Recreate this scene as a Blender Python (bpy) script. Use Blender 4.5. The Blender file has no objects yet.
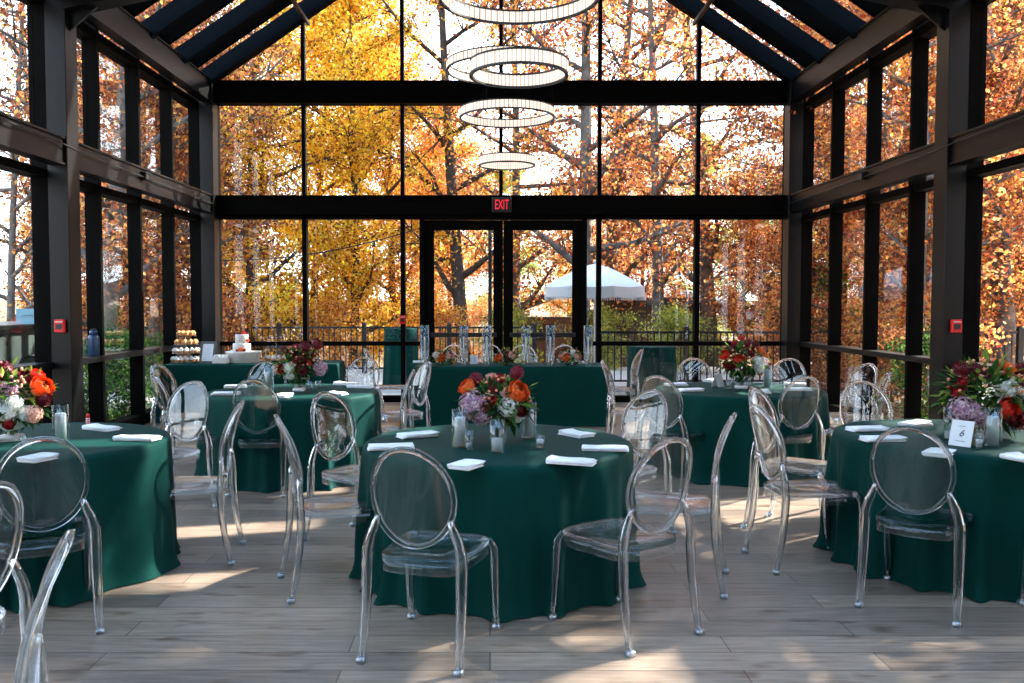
import bpy, math, random
import numpy as np
from mathutils import Vector, Matrix

PI = math.pi
SC = bpy.context.scene
COL = SC.collection
# ------------------------------------------------------------------ camera, sky, sun, exposure
FPX, HZ, CAMZ = 870.0, 303.0, 1.55
PITCH = math.atan((341.5 - HZ) / FPX)
cd = bpy.data.cameras.new('camera')
cam = bpy.data.objects.new('camera', cd)
COL.objects.link(cam)
cam.location = (0, 0, CAMZ)
cam.rotation_euler = (PI / 2 - PITCH, 0, 0)
cd.shift_x = 22 / 1024
cd.sensor_width = 36.0
cd.lens = FPX / 1024 * 36.0
cd.clip_end = 400
SC.camera = cam

w = bpy.data.worlds.new('world')
SC.world = w
w.use_nodes = True
nt = w.node_tree
nt.nodes.clear()
wo = nt.nodes.new('ShaderNodeOutputWorld')
bg = nt.nodes.new('ShaderNodeBackground')
tc = nt.nodes.new('ShaderNodeTexCoord')
sx = nt.nodes.new('ShaderNodeSeparateXYZ')
rp = nt.nodes.new('ShaderNodeValToRGB')
rp.color_ramp.elements[0].position = 0.0
rp.color_ramp.elements[0].color = (0.95, 0.97, 1.0, 1)
rp.color_ramp.elements[1].position = 0.75
rp.color_ramp.elements[1].color = (0.42, 0.66, 1.0, 1)
nt.links.new(tc.outputs['Generated'], sx.inputs[0])
nt.links.new(sx.outputs['Z'], rp.inputs[0])
nt.links.new(rp.outputs[0], bg.inputs[0])
nt.links.new(bg.outputs[0], wo.inputs[0])
bg.inputs[1].default_value = 4.5

sd = bpy.data.lights.new('sun', 'SUN')
sd.energy = 26.0
sd.angle = math.radians(0.6)
sd.color = (1.0, 0.93, 0.82)
so = bpy.data.objects.new('sun', sd)
COL.objects.link(so)
SUN_AZ, SUN_EL = math.radians(32), math.radians(36)      # azimuth from +X towards +Y
sv = Vector((math.cos(SUN_EL) * math.cos(SUN_AZ), math.cos(SUN_EL) * math.sin(SUN_AZ), math.sin(SUN_EL)))
so.rotation_euler = sv.to_track_quat('Z', 'Y').to_euler()

vs = SC.view_settings
vs.view_transform = 'Standard'
vs.look = 'None'
vs.exposure = 0.12
vs.gamma = 1.0
vs.use_curve_mapping = False
cy = SC.cycles
cy.max_bounces = 14
cy.diffuse_bounces = 4
cy.glossy_bounces = 5
cy.transmission_bounces = 12
cy.transparent_max_bounces = 40
cy.caustics_reflective = False
cy.caustics_refractive = False
cy.sample_clamp_indirect = 6.0
cy.use_denoising = True

# ------------------------------------------------------------------ materials
MATS = {}


def newmat(name):
    m = bpy.data.materials.new(name)
    m.use_nodes = True
    m.node_tree.nodes.clear()
    MATS[name] = m
    return m, m.node_tree, m.node_tree.nodes.new('ShaderNodeOutputMaterial')


def pbr(name, col, rough=0.5, metal=0.0, var=0.0, vscale=8.0, bump=0.0, bscale=60.0, emit=None, estr=0.0, spec=0.5, sheen=0.0, stint=None):
    m, t, out = newmat(name)
    b = t.nodes.new('ShaderNodeBsdfPrincipled')
    t.links.new(b.outputs[0], out.inputs[0])
    b.inputs['Base Color'].default_value = (*col, 1)
    b.inputs['Roughness'].default_value = rough
    b.inputs['Metallic'].default_value = metal
    b.inputs['Specular IOR Level'].default_value = spec
    if stint:
        b.inputs['Specular Tint'].default_value = (*stint, 1)
    if sheen:
        b.inputs['Sheen Weight'].default_value = sheen
    if emit:
        b.inputs['Emission Color'].default_value = (*emit, 1)
        b.inputs['Emission Strength'].default_value = estr
    g = t.nodes.new('ShaderNodeTexCoord')
    if var > 0:
        n = t.nodes.new('ShaderNodeTexNoise')
        n.inputs['Scale'].default_value = vscale
        n.inputs['Detail'].default_value = 4
        r = t.nodes.new('ShaderNodeValToRGB')
        r.color_ramp.elements[0].position = 0.3
        r.color_ramp.elements[1].position = 0.7
        r.color_ramp.elements[0].color = (*[c * (1 - var) for c in col], 1)
        r.color_ramp.elements[1].color = (*[min(1, c * (1 + var)) for c in col], 1)
        t.links.new(g.outputs['Object'], n.inputs['Vector'])
        t.links.new(n.outputs[0], r.inputs[0])
        t.links.new(r.outputs[0], b.inputs['Base Color'])
    if bump > 0:
        n2 = t.nodes.new('ShaderNodeTexNoise')
        n2.inputs['Scale'].default_value = bscale
        bu = t.nodes.new('ShaderNodeBump')
        bu.inputs['Strength'].default_value = bump
        bu.inputs['Distance'].default_value = 0.01
        t.links.new(g.outputs['Object'], n2.inputs['Vector'])
        t.links.new(n2.outputs[0], bu.inputs['Height'])
        t.links.new(bu.outputs[0], b.inputs['Normal'])
    return m


def glassy(name, tint=(0.97, 0.98, 0.98), f0=0.04, gain=1.0, rough=0.0):
    m, t, out = newmat(name)
    lw = t.nodes.new('ShaderNodeLayerWeight')
    lw.inputs['Blend'].default_value = 0.5
    pw = t.nodes.new('ShaderNodeMath'); pw.operation = 'POWER'; pw.inputs[1].default_value = 4.0
    ml = t.nodes.new('ShaderNodeMath'); ml.operation = 'MULTIPLY_ADD'
    ml.inputs[1].default_value = gain; ml.inputs[2].default_value = f0; ml.use_clamp = True
    tr = t.nodes.new('ShaderNodeBsdfTransparent'); tr.inputs[0].default_value = (*tint, 1)
    gl = t.nodes.new('ShaderNodeBsdfGlossy'); gl.inputs['Roughness'].default_value = rough
    gl.inputs[0].default_value = (0.95, 0.97, 1, 1)
    mx = t.nodes.new('ShaderNodeMixShader')
    t.links.new(lw.outputs['Facing'], pw.inputs[0])
    t.links.new(pw.outputs[0], ml.inputs[0])
    t.links.new(ml.outputs[0], mx.inputs[0])
    t.links.new(tr.outputs[0], mx.inputs[1])
    t.links.new(gl.outputs[0], mx.inputs[2])
    t.links.new(mx.outputs[0], out.inputs[0])
    return m


def acrylic(name, fac=0.6, tint=(0.93, 0.96, 0.98)):
    m, t, out = newmat(name)
    g = t.nodes.new('ShaderNodeBsdfGlass')
    g.inputs['IOR'].default_value = 1.45
    g.inputs['Roughness'].default_value = 0.02
    g.inputs[0].default_value = (0.97, 0.985, 1, 1)
    tr = t.nodes.new('ShaderNodeBsdfTransparent'); tr.inputs[0].default_value = (*tint, 1)
    mx = t.nodes.new('ShaderNodeMixShader'); mx.inputs[0].default_value = fac
    t.links.new(tr.outputs[0], mx.inputs[1])
    t.links.new(g.outputs[0], mx.inputs[2])
    t.links.new(mx.outputs[0], out.inputs[0])
    return m


def leafmat(name, cols, trans=0.55):
    """per-leaf colour: every leaf is its own mesh island"""
    m, t, out = newmat(name)
    ge = t.nodes.new('ShaderNodeNewGeometry')
    r = t.nodes.new('ShaderNodeValToRGB')
    cr = r.color_ramp
    cr.interpolation = 'CONSTANT'
    n = len(cols)
    cr.elements[0].position = 0; cr.elements[0].color = (*cols[0], 1)
    cr.elements[1].position = 1 / n; cr.elements[1].color = (*cols[1], 1)
    for i in range(2, n):
        e = cr.elements.new(i / n); e.color = (*cols[i], 1)
    d = t.nodes.new('ShaderNodeBsdfDiffuse')
    tl = t.nodes.new('ShaderNodeBsdfTranslucent')
    mx = t.nodes.new('ShaderNodeMixShader'); mx.inputs[0].default_value = trans
    t.links.new(ge.outputs['Random Per Island'], r.inputs[0])
    t.links.new(r.outputs[0], d.inputs[0]); t.links.new(r.outputs[0], tl.inputs[0])
    t.links.new(d.outputs[0], mx.inputs[1]); t.links.new(tl.outputs[0], mx.inputs[2])
    t.links.new(mx.outputs[0], out.inputs[0])
    return m


def plankmat(name, c1, c2, cm, bw, rh, rough, mort=0.004, rot=0.0, grain=0.35, spec=0.5):
    m, t, out = newmat(name)
    L = t.links
    b = t.nodes.new('ShaderNodeBsdfPrincipled')
    L.new(b.outputs[0], out.inputs[0])
    g = t.nodes.new('ShaderNodeTexCoord')
    mp = t.nodes.new('ShaderNodeMapping'); mp.inputs['Rotation'].default_value = (0, 0, rot)
    L.new(g.outputs['Object'], mp.inputs[0])
    br = t.nodes.new('ShaderNodeTexBrick')
    br.offset = 0.37; br.offset_frequency = 2; br.squash = 1.0
    br.inputs['Scale'].default_value = 1.0
    br.inputs['Brick Width'].default_value = bw
    br.inputs['Row Height'].default_value = rh
    br.inputs['Mortar Size'].default_value = mort
    br.inputs['Mortar Smooth'].default_value = 0.3
    br.inputs['Bias'].default_value = 0.0
    br.inputs['Color1'].default_value = (*c1, 1)
    br.inputs['Color2'].default_value = (*c2, 1)
    br.inputs['Mortar'].default_value = (*cm, 1)
    L.new(mp.outputs[0], br.inputs['Vector'])
    m2 = t.nodes.new('ShaderNodeMapping'); m2.inputs['Scale'].default_value = (1.2, 16, 1)
    L.new(mp.outputs[0], m2.inputs[0])
    n = t.nodes.new('ShaderNodeTexNoise'); n.inputs['Scale'].default_value = 2.6; n.inputs['Detail'].default_value = 7
    n.inputs['Roughness'].default_value = 0.65
    L.new(m2.outputs[0], n.inputs['Vector'])
    r = t.nodes.new('ShaderNodeValToRGB')
    r.color_ramp.elements[0].position = 0.3; r.color_ramp.elements[0].color = (1 - grain, 1 - grain * 1.05, 1 - grain * 1.15, 1)
    r.color_ramp.elements[1].position = 0.62; r.color_ramp.elements[1].color = (1.1, 1.1, 1.1, 1)
    L.new(n.outputs[0], r.inputs[0])
    # knots
    m3 = t.nodes.new('ShaderNodeMapping'); m3.inputs['Scale'].default_value = (1.0, 3.2, 1)
    L.new(mp.outputs[0], m3.inputs[0])
    n3 = t.nodes.new('ShaderNodeTexNoise'); n3.inputs['Scale'].default_value = 3.1; n3.inputs['Detail'].default_value = 2
    L.new(m3.outputs[0], n3.inputs['Vector'])
    r3 = t.nodes.new('ShaderNodeValToRGB')
    r3.color_ramp.elements[0].position = 0.60; r3.color_ramp.elements[0].color = (1, 1, 1, 1)
    r3.color_ramp.elements[1].position = 0.74; r3.color_ramp.elements[1].color = (0.42, 0.33, 0.26, 1)
    L.new(n3.outputs[0], r3.inputs[0])
    a = t.nodes.new('ShaderNodeMixRGB'); a.blend_type = 'MULTIPLY'; a.inputs[0].default_value = 1
    L.new(br.outputs['Color'], a.inputs[1]); L.new(r.outputs[0], a.inputs[2])
    a2 = t.nodes.new('ShaderNodeMixRGB'); a2.blend_type = 'MULTIPLY'; a2.inputs[0].default_value = 1
    L.new(a.outputs[0], a2.inputs[1]); L.new(r3.outputs[0], a2.inputs[2])
    L.new(a2.outputs[0], b.inputs['Base Color'])
    b.inputs['Roughness'].default_value = rough
    b.inputs['Specular IOR Level'].default_value = spec
    bu = t.nodes.new('ShaderNodeBump'); bu.inputs['Strength'].default_value = 0.15; bu.inputs['Distance'].default_value = 0.004
    L.new(n.outputs[0], bu.inputs['Height']); L.new(bu.outputs[0], b.inputs['Normal'])
    return m


M_STEEL = pbr('dark_steel', (0.0045, 0.0045, 0.0048), 0.36, 0.0, 0.25, 3.0, 0.05, 14.0, spec=0.22)
M_MULL = pbr('dark_mullion', (0.004, 0.0036, 0.0032), 0.6, 0.0, 0.2, 5.0, spec=0.03)
M_ROOF = pbr('roof_shade_navy', (0.003, 0.0055, 0.0085), 0.7, 0.0, 0.2, 5.0, spec=0.04)
M_PLAST = pbr('plaster', (0.45, 0.43, 0.40), 0.8, 0, .05)
M_GLASS = glassy('window_glass', (0.97, 0.985, 0.985), 0.025, 0.8)
M_FLOOR = plankmat('oak_floor', (0.37, 0.275, 0.21), (0.19, 0.145, 0.118), (0.08, 0.065, 0.05), 1.7, 0.19, 0.36, 0.0035, 0, 0.42)
M_DECK = plankmat('deck_boards', (0.60, 0.57, 0.54), (0.52, 0.50, 0.48), (0.12, 0.11, 0.10), 3.6, 0.14, 0.6, 0.006, 0, 0.2)
M_GROUND = pbr('leaf_litter', (0.20, 0.11, 0.05), 0.9, 0, 0.6, 1.3, 0.3, 4)
M_ACR = acrylic('acrylic_frame', 0.70)
M_FOOT = glassy('frosted_foot', (0.75, 0.85, 0.95), 0.35, 0.5, 0.35)
M_ACRP = glassy('acrylic_panel', (0.90, 0.915, 0.91), 0.05, 0.55, 0.02)
M_CLOTH = pbr('green_satin_cloth', (0.003, 0.033, 0.028), 0.66, 0, 0.12, 3.0, 0.12, 25.0, spec=0.11, stint=(0.22, 1.0, 0.85))
M_NAP = pbr('white_linen', (0.88, 0.87, 0.87), 0.85, 0, 0.05, 20.0, 0.25, 90.0)
M_WAX = pbr('white_wax', (0.82, 0.83, 0.84), 0.5, 0, 0.03, 10.0)
M_WICK = pbr('wick_black', (0.02, 0.02, 0.02), 0.9)
M_VGL = glassy('vase_glass', (0.92, 0.95, 0.95), 0.07, 0.9)
M_CARD = pbr('card_white', (0.80, 0.81, 0.82), 0.8, 0, 0.02)
M_CARDT = pbr('card_tan', (0.55, 0.52, 0.30), 0.8, 0, 0.04)
M_INK = pbr('ink_navy', (0.02, 0.035, 0.08), 0.7)
M_RED = pbr('alarm_red', (0.75, 0.012, 0.012), 0.4, emit=(0.8, 0.01, 0.01), estr=0.0)
M_EXIT = pbr('exit_letters', (0.8, 0.02, 0.03), 0.5, emit=(1.0, 0.03, 0.06), estr=0.9)
M_BLACK = pbr('satin_black', (0.01, 0.01, 0.01), 0.4, 0, 0.1)
M_BLUE = pbr('bottle_navy', (0.02, 0.05, 0.11), 0.35, 0, 0.1)
M_WHITE = pbr('glazed_white', (0.75, 0.76, 0.76), 0.3, 0, 0.03)
M_CREAM = pbr('buttercream', (0.78, 0.74, 0.68), 0.6, 0, 0.04, 30, 0.3, 60)
M_CHOC = pbr('chocolate', (0.05, 0.02, 0.012), 0.4, 0, 0.2)
M_CAKEB = pbr('cupcake_case', (0.55, 0.25, 0.08), 0.7, 0, 0.2)
M_BARK = pbr('bark_grey', (0.13, 0.115, 0.10), 0.9, 0, 0.4, 6, 0.6, 18)
M_BARKD = pbr('bark_dark', (0.055, 0.045, 0.040), 0.9, 0, 0.4, 6, 0.6, 18)
M_UMB = pbr('umbrella_canvas', (0.80, 0.80, 0.80), 0.8, 0, 0.02)
M_CABIN = pbr('cabin_wood', (0.12, 0.075, 0.05), 0.8, 0, 0.35, 3)
M_CROOF = pbr('cabin_roof', (0.045, 0.045, 0.05), 0.8, 0, 0.3, 6)
M_AWN = pbr('navy_awning', (0.03, 0.045, 0.075), 0.7, 0, 0.2)
M_GREY = pbr('counter_grey', (0.06, 0.075, 0.072), 0.4, 0, 0.3, 2)
M_TEAL = pbr('card_pale_blue', (0.35, 0.62, 0.72), 0.7, 0, 0.02)
M_LED = pbr('led_band', (0.35, 0.32, 0.30), 0.4, emit=(1.0, 0.80, 0.66), estr=1.1)
M_LEDR = pbr('led_rib', (0.30, 0.24, 0.2), 0.4, emit=(1.0, 0.72, 0.55), estr=0.42)
M_STEM = pbr('stem_green', (0.05, 0.12, 0.03), 0.7, 0, 0.2)
M_ORANGE = pbr('petal_orange', (0.85, 0.13, 0.015), 0.6, 0, 0.2, 40)
M_CORAL = pbr('petal_coral', (0.80, 0.045, 0.02), 0.6, 0, 0.2, 40)
M_BURG = pbr('petal_burgundy', (0.20, 0.004, 0.022), 0.55, 0, 0.3, 40)
M_DRED = pbr('petal_dark_red', (0.14, 0.004, 0.01), 0.55, 0, 0.3, 40)
M_CRIM = pbr('petal_crimson', (0.42, 0.008, 0.02), 0.55, 0, 0.3, 40)
M_WPET = pbr('petal_white', (0.80, 0.82, 0.78), 0.6, 0, 0.05, 40)
M_PINK = pbr('petal_mauve', (0.55, 0.33, 0.40), 0.6, 0, 0.3, 30)
M_BLUSH = pbr('petal_blush', (0.75, 0.40, 0.33), 0.6, 0, 0.2, 30)
M_BERRY = pbr('berry_peach', (0.75, 0.30, 0.16), 0.5, 0, 0.2)
M_GREENL = leafmat('foliage_green', [(0.03, 0.09, 0.02), (0.05, 0.13, 0.03), (0.10, 0.18, 0.05), (0.02, 0.05, 0.015)], 0.35)
M_LIME = leafmat('foliage_lime', [(0.20, 0.30, 0.05), (0.14, 0.24, 0.04), (0.30, 0.36, 0.08)], 0.35)

H_MAUVE = leafmat('floret_mauve', [(0.60, 0.36, 0.46), (0.72, 0.52, 0.58), (0.42, 0.24, 0.36), (0.66, 0.58, 0.50), (0.50, 0.26, 0.32)], .25)
H_WHITE = leafmat('floret_white', [(0.85, 0.87, 0.82), (0.70, 0.74, 0.66), (0.90, 0.90, 0.88), (0.62, 0.68, 0.58)], .25)
H_BLUSH = leafmat('floret_blush', [(0.80, 0.45, 0.36), (0.86, 0.60, 0.48), (0.66, 0.34, 0.28)], .25)
LM = {
    'yellow': leafmat('leaves_yellow', [(0.30, 0.13, 0.03), (0.97, 0.70, 0.06), (0.92, 0.60, 0.04), (0.98, 0.80, 0.15), (0.90, 0.48, 0.04), (0.75, 0.60, 0.08), (0.95, 0.74, 0.10), (0.60, 0.24, 0.05)]),
    'gold': leafmat('leaves_gold', [(0.25, 0.09, 0.03), (0.95, 0.55, 0.07), (0.90, 0.42, 0.07), (0.96, 0.66, 0.12), (0.75, 0.28, 0.06), (0.62, 0.20, 0.06), (0.95, 0.60, 0.10)]),
    'peach': leafmat('leaves_peach', [(0.96, 0.56, 0.24), (0.94, 0.44, 0.16), (0.95, 0.64, 0.32), (0.80, 0.30, 0.12), (0.92, 0.52, 0.12)]),
    'orange': leafmat('leaves_orange', [(0.16, 0.06, 0.04), (0.24, 0.12, 0.07), (0.92, 0.36, 0.09), (0.82, 0.24, 0.07), (0.95, 0.50, 0.12), (0.55, 0.13, 0.06), (0.88, 0.42, 0.16), (0.45, 0.11, 0.06), (0.93, 0.58, 0.22)]),
    'rust': leafmat('leaves_rust', [(0.10, 0.05, 0.03), (0.14, 0.08, 0.05), (0.60, 0.22, 0.08), (0.74, 0.32, 0.10), (0.36, 0.11, 0.06), (0.85, 0.46, 0.14), (0.28, 0.10, 0.06), (0.52, 0.18, 0.08)]),
    'olive': leafmat('leaves_olive', [(0.30, 0.36, 0.08), (0.46, 0.48, 0.10), (0.18, 0.24, 0.07), (0.60, 0.52, 0.08)]),
    'green': leafmat('leaves_green', [(0.05, 0.12, 0.03), (0.08, 0.18, 0.04), (0.14, 0.24, 0.05), (0.03, 0.07, 0.02)]),
}


# ------------------------------------------------------------------ mesh helpers
class MB:
    def __init__(self):
        self.v, self.f, self.mi = [], [], []

    def add(self, v, f, mi=0):
        n = len(self.v)
        self.v += [tuple(p) for p in v]
        self.f += [tuple(i + n for i in q) for q in f]
        self.mi += [mi] * len(f)
        return self

    def box(self, lo, hi, mi=0, b=0.0):
        x0, y0, z0 = lo; x1, y1, z1 = hi
        if b <= 0:
            v = [(x0, y0, z0), (x1, y0, z0), (x1, y1, z0), (x0, y1, z0), (x0, y0, z1), (x1, y0, z1), (x1, y1, z1), (x0, y1, z1)]
            f = [(0, 3, 2, 1), (4, 5, 6, 7), (0, 1, 5, 4), (1, 2, 6, 5), (2, 3, 7, 6), (3, 0, 4, 7)]
            return self.add(v, f, mi)
        # chamfered: stacked rounded rectangles
        def ring(x0, y0, x1, y1, c, z):
            return [(x0 + c, y0, z), (x1 - c, y0, z), (x1, y0 + c, z), (x1, y1 - c, z), (x1 - c, y1, z), (x0 + c, y1, z), (x0, y1 - c, z), (x0, y0 + c, z)]
        rs = [ring(x0 + b, y0 + b, x1 - b, y1 - b, b * .6, z0), ring(x0, y0, x1, y1, b, z0 + b), ring(x0, y0, x1, y1, b, z1 - b), ring(x0 + b, y0 + b, x1 - b, y1 - b, b * .6, z1)]
        return self.loft(rs, True, True, mi)

    def loft(self, rings, cap0=True, cap1=True, mi=0, closed=True):
        n = len(rings[0])
        v = [p for r in rings for p in r]
        f = []
        for i in range(len(rings) - 1):
            for j in range(n if closed else n - 1):
                k = (j + 1) % n
                f.append((i * n + j, i * n + k, (i + 1) * n + k, (i + 1) * n + j))
        if cap0: f.append(tuple(range(n - 1, -1, -1)))
        if cap1: f.append(tuple((len(rings) - 1) * n + j for j in range(n)))
        return self.add(v, f, mi)

    def tube(self, pts, rad, n=8, mi=0, flat=None, up=None, closed=False):
        pts = [Vector(p) for p in pts]
        if not hasattr(rad, '__len__'): rad = [rad] * len(pts)
        m = len(pts)
        rings = []
        pu = None
        for i, p in enumerate(pts):
            if closed:
                d = (pts[(i + 1) % m] - pts[i - 1])
            else:
                d = pts[min(i + 1, m - 1)] - pts[max(i - 1, 0)]
            d.normalize()
            ref = Vector(up) if up else (pu if pu is not None else (Vector((0, 0, 1)) if abs(d.z) < .9 else Vector((0, 1, 0))))
            a = d.cross(ref)
            if a.length < 1e-5: a = d.cross(Vector((1, 0, 0)))
            a.normalize()
            u = a.cross(d).normalized()
            pu = u
            r = rad[i]
            ra, rb = (r, r) if flat is None else (r * flat[0], r * flat[1])
            rings.append([tuple(p + a * (math.cos(2 * PI * j / n + PI / n) * ra) + u * (math.sin(2 * PI * j / n + PI / n) * rb)) for j in range(n)])
        if closed:
            rings.append(rings[0])
            return self.loft(rings, False, False, mi)
        return self.loft(rings, True, True, mi)

    def lathe(self, prof, n=24, c=(0, 0, 0), mi=0, cap0=False, cap1=False):
        rings = [[(c[0] + r * math.cos(2 * PI * j / n), c[1] + r * math.sin(2 * PI * j / n), c[2] + z) for j in range(n)] for r, z in prof]
        return self.loft(rings, cap0, cap1, mi)

    def ball(self, c, r, n=8, m=6, mi=0, sq=(1, 1, 1)):
        prof = [(max(1e-4, math.sin(PI * i / m)) * r, -math.cos(PI * i / m) * r) for i in range(m + 1)]
        rings = [[(c[0] + q * sq[0] * math.cos(2 * PI * j / n), c[1] + q * sq[1] * math.sin(2 * PI * j / n), c[2] + z * sq[2]) for j in range(n)] for q, z in prof]
        return self.loft(rings, True, True, mi)

    def bar(self, a, b, wx, wy, mi=0, up=(0, 0, 1)):
        """rectangular bar between two points; wx = sideways width, wy = depth along up"""
        a, b = Vector(a), Vector(b)
        d = (b - a).normalized()
        s = d.cross(Vector(up)).normalized(); u = s.cross(d).normalized()
        rings = [[tuple(p + s * (sx_ * wx / 2) + u * (sy_ * wy / 2)) for sx_, sy_ in ((-1, -1), (1, -1), (1, 1), (-1, 1))] for p in (a, b)]
        return self.loft(rings, True, True, mi)

    def mesh(self, name, mat, smooth=False):
        me = bpy.data.meshes.new(name)
        me.from_pydata(self.v, [], self.f)
        for m_ in (mat if isinstance(mat, (list, tuple)) else [mat]):
            me.materials.append(m_)
        if any(self.mi): me.polygons.foreach_set('material_index', self.mi)
        if smooth: me.polygons.foreach_set('use_smooth', [True] * len(self.f))
        me.update()
        return me

    def build(self, name, mat, parent=None, smooth=False, loc=None, rz=0):
        o = bpy.data.objects.new(name, self.mesh(name, mat, smooth))
        COL.objects.link(o)
        if parent: o.parent = parent
        if loc is not None: o.location = loc
        if rz: o.rotation_euler = (0, 0, rz)
        return o


def tag(o, label=None, cat=None, group=None, kind=None):
    if label: o['label'] = label
    if cat: o['category'] = cat
    if group: o['group'] = group
    if kind: o['kind'] = kind
    return o


def empty(name, loc, rz=0.0, label=None, cat=None, group=None):
    o = bpy.data.objects.new(name, None)
    COL.objects.link(o)
    o.empty_display_size = 0.1
    o.location = loc
    o.rotation_euler = (0, 0, rz)
    return tag(o, label, cat, group)


KIDS = {}


def copy_tree(o, loc=None, rz=None, scale=None, label=None, group=None, parent=None):
    c = o.copy()
    COL.objects.link(c)
    if parent is not None: c.parent = parent
    if loc is not None: c.location = loc
    if rz is not None: c.rotation_euler = (0, 0, rz)
    if scale is not None: c.scale = (scale,) * 3 if not hasattr(scale, '__len__') else scale
    if label: c['label'] = label
    if group: c['group'] = group
    for ch in [x for x in bpy.data.objects if x.parent == o]:
        copy_tree(ch, parent=c)
    return c


def struct(name, mb, mat, smooth=False):
    return tag(mb.build(name, mat, None, smooth), kind='structure')


NT = [0]
NW = [0]


def trim(mb, mat, label=None):
    NT[0] += 1
    o = struct('trim_%d' % NT[0], mb, mat)
    if label: o['label'] = label
    return o


def window(mb, mat=None, label=None):
    NW[0] += 1
    o = struct('window_%d' % NW[0], mb, mat or M_GLASS)
    if label: o['label'] = label
    return o


def text_mesh(name, s, size, mat, parent, loc, rot, ext=0.002, shear=0.0, sx=1.0):
    cu = bpy.data.curves.new(name, 'FONT')
    cu.body = s; cu.size = size; cu.extrude = ext; cu.align_x = 'CENTER'; cu.align_y = 'CENTER'; cu.shear = shear
    tmp = bpy.data.objects.new(name, cu)
    COL.objects.link(tmp)
    dg = bpy.context.evaluated_depsgraph_get()
    me = bpy.data.meshes.new_from_object(tmp.evaluated_get(dg))
    bpy.data.objects.remove(tmp)
    me.materials.clear(); me.materials.append(mat)
    o = bpy.data.objects.new(name, me)
    COL.objects.link(o)
    o.parent = parent; o.location = loc; o.rotation_euler = rot; o.scale = (sx, 1, 1)
    return o


# ------------------------------------------------------------------ room shell
XL, XR, YB = -4.22, 4.56, 13.53        # inner steel faces left and right, inner face of end wall
XML, XMR = -4.40, 4.74                 # inner faces of mullions
CX = 0.17
Z1a, Z1b, Z2a, Z2b, ZR = 2.92, 3.20, 4.60, 4.94, 0.93
YC = [8.72 - 4.58 * k for k in range(0, 4)]     # column stations
Y0 = -5.2

fl = MB().box((XML - .25, Y0, -0.12), (XMR + .25, YB + .2, 0.0))
struct('floor', fl, M_FLOOR)


def side_wall(sgn):
    xi = XL if sgn < 0 else XR
    xm = XML if sgn < 0 else XMR
    nm = 'left' if sgn < 0 else 'right'
    o = lambda a, b: (min(a, b), max(a, b))
    wall = MB()
    ys = []
    y = 13.30
    while y > Y0: ys.append(y); y -= 1.145
    for i, yy in enumerate(ys):
        x0, x1 = o(xm, xm + sgn * 0.17)
        wall.box((x0, yy, 0), (x1, yy + .055, Z2b))
    # horizontal members: kerb, rail, heads
    x0, x1 = o(xm + sgn * .02, xm + sgn * .20)
    wall.box((x0, Y0, 0), (x1, YB, 0.13))
    for z0, z1 in ((Z1a - .12, Z1a - .04), (Z2a - .10, Z2a)):
        wall.box((x0, Y0, z0), (x1, YB, z1))
    struct('wall_' + nm, wall, M_MULL)
    rail = MB().box((o(xm - sgn * .015, xm + sgn * .19)[0], Y0, ZR - .04), (o(xm - sgn * .015, xm + sgn * .19)[1], YB, ZR + .025))
    trim(rail, M_STEEL)
    # girders: channels with flanges on the inner face
    for z0, z1 in ((Z1a, Z1b), (Z2a, Z2b)):
        g = MB()
        a, b = o(xi, xi + sgn * .16)
        c, d = o(xi + sgn * .02, xi + sgn * .18)
        g.box((c, Y0, z0 + .015), (d, YB, z1 - .015))
        g.box((a, Y0, z0), (b, YB, z0 + .022)); g.box((a, Y0, z1 - .022), (b, YB, z1))
        trim(g, M_STEEL)
    # columns
    for yc in YC + [13.30]:
        c = MB()
        a, b = o(xi - sgn * .02, xi + sgn * .19)
        c.box((a, yc, 0), (b, yc + .25, Z2b + .05), b=.006)
        trim(c, M_STEEL)
    # solid panels added over the unseen near bays to cut light from behind
    x0, x1 = o(xm + sgn * .17, xm + sgn * .24)
    trim(MB().box((x0, Y0, 0), (x1, -2.5, 5.0)), M_PLAST)
    # glass cells of the bays that can be seen
    k = 0
    xg = xm + sgn * .12
    cells = [(ys[i + 1] + .055, ys[i]) for i in range(len(ys) - 1)]
    for (ya, yb) in cells:
        if ya < -2.5: continue
        for z0, z1 in ((.13, ZR - .04), (ZR + .025, Z1a - .12), (Z1b - .04, Z2a - .10)):
            window(MB().box((xg - .004, ya, z0), (xg + .004, yb, z1)))


side_wall(-1)
side_wall(1)

# end wall -----------------------------------------------------------
mx = [CX + 1.524 * k for k in range(-3, 4)]
SL, ZE = 0.672, 4.76                   # slope and underside height of the gable rafter at x = -4.40


def zr_(x):
    return ZE + SL * (4.57 - abs(x - CX))


end = MB()
for i, x in enumerate(mx):
    if i in (0, 6): continue
    lo = 0.0
    if i in (3,): lo = 2.86
    end.box((x - .035, YB, lo), (x + .035, YB + .15, Z1a + .1))
    end.box((x - .028, YB, Z1b - .1), (x + .028, YB + .12, Z2a + .1))
    end.box((x - .028, YB, Z2b - .1), (x + .028, YB + .12, zr_(x) + .1))
DX0, DX1 = -1.09, 1.50                  # door frame
for a, b in ((XML, DX0), (DX1, XMR)):
    end.box((a, YB, 0), (b, YB + .15, .10))
    end.box((a, YB - .01, ZR - .045), (b, YB + .15, ZR + .02))
    end.box((a, YB, Z1a - .07), (b, YB + .15, Z1a))
end.box((mx[0] - .2, YB - .02, 0), (mx[0] + .20, YB + .15, Z2b))
end.box((mx[6] - .18, YB - .02, 0), (mx[6] + .2, YB + .15, Z2b))
struct('wall_back', end, M_MULL)
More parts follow.
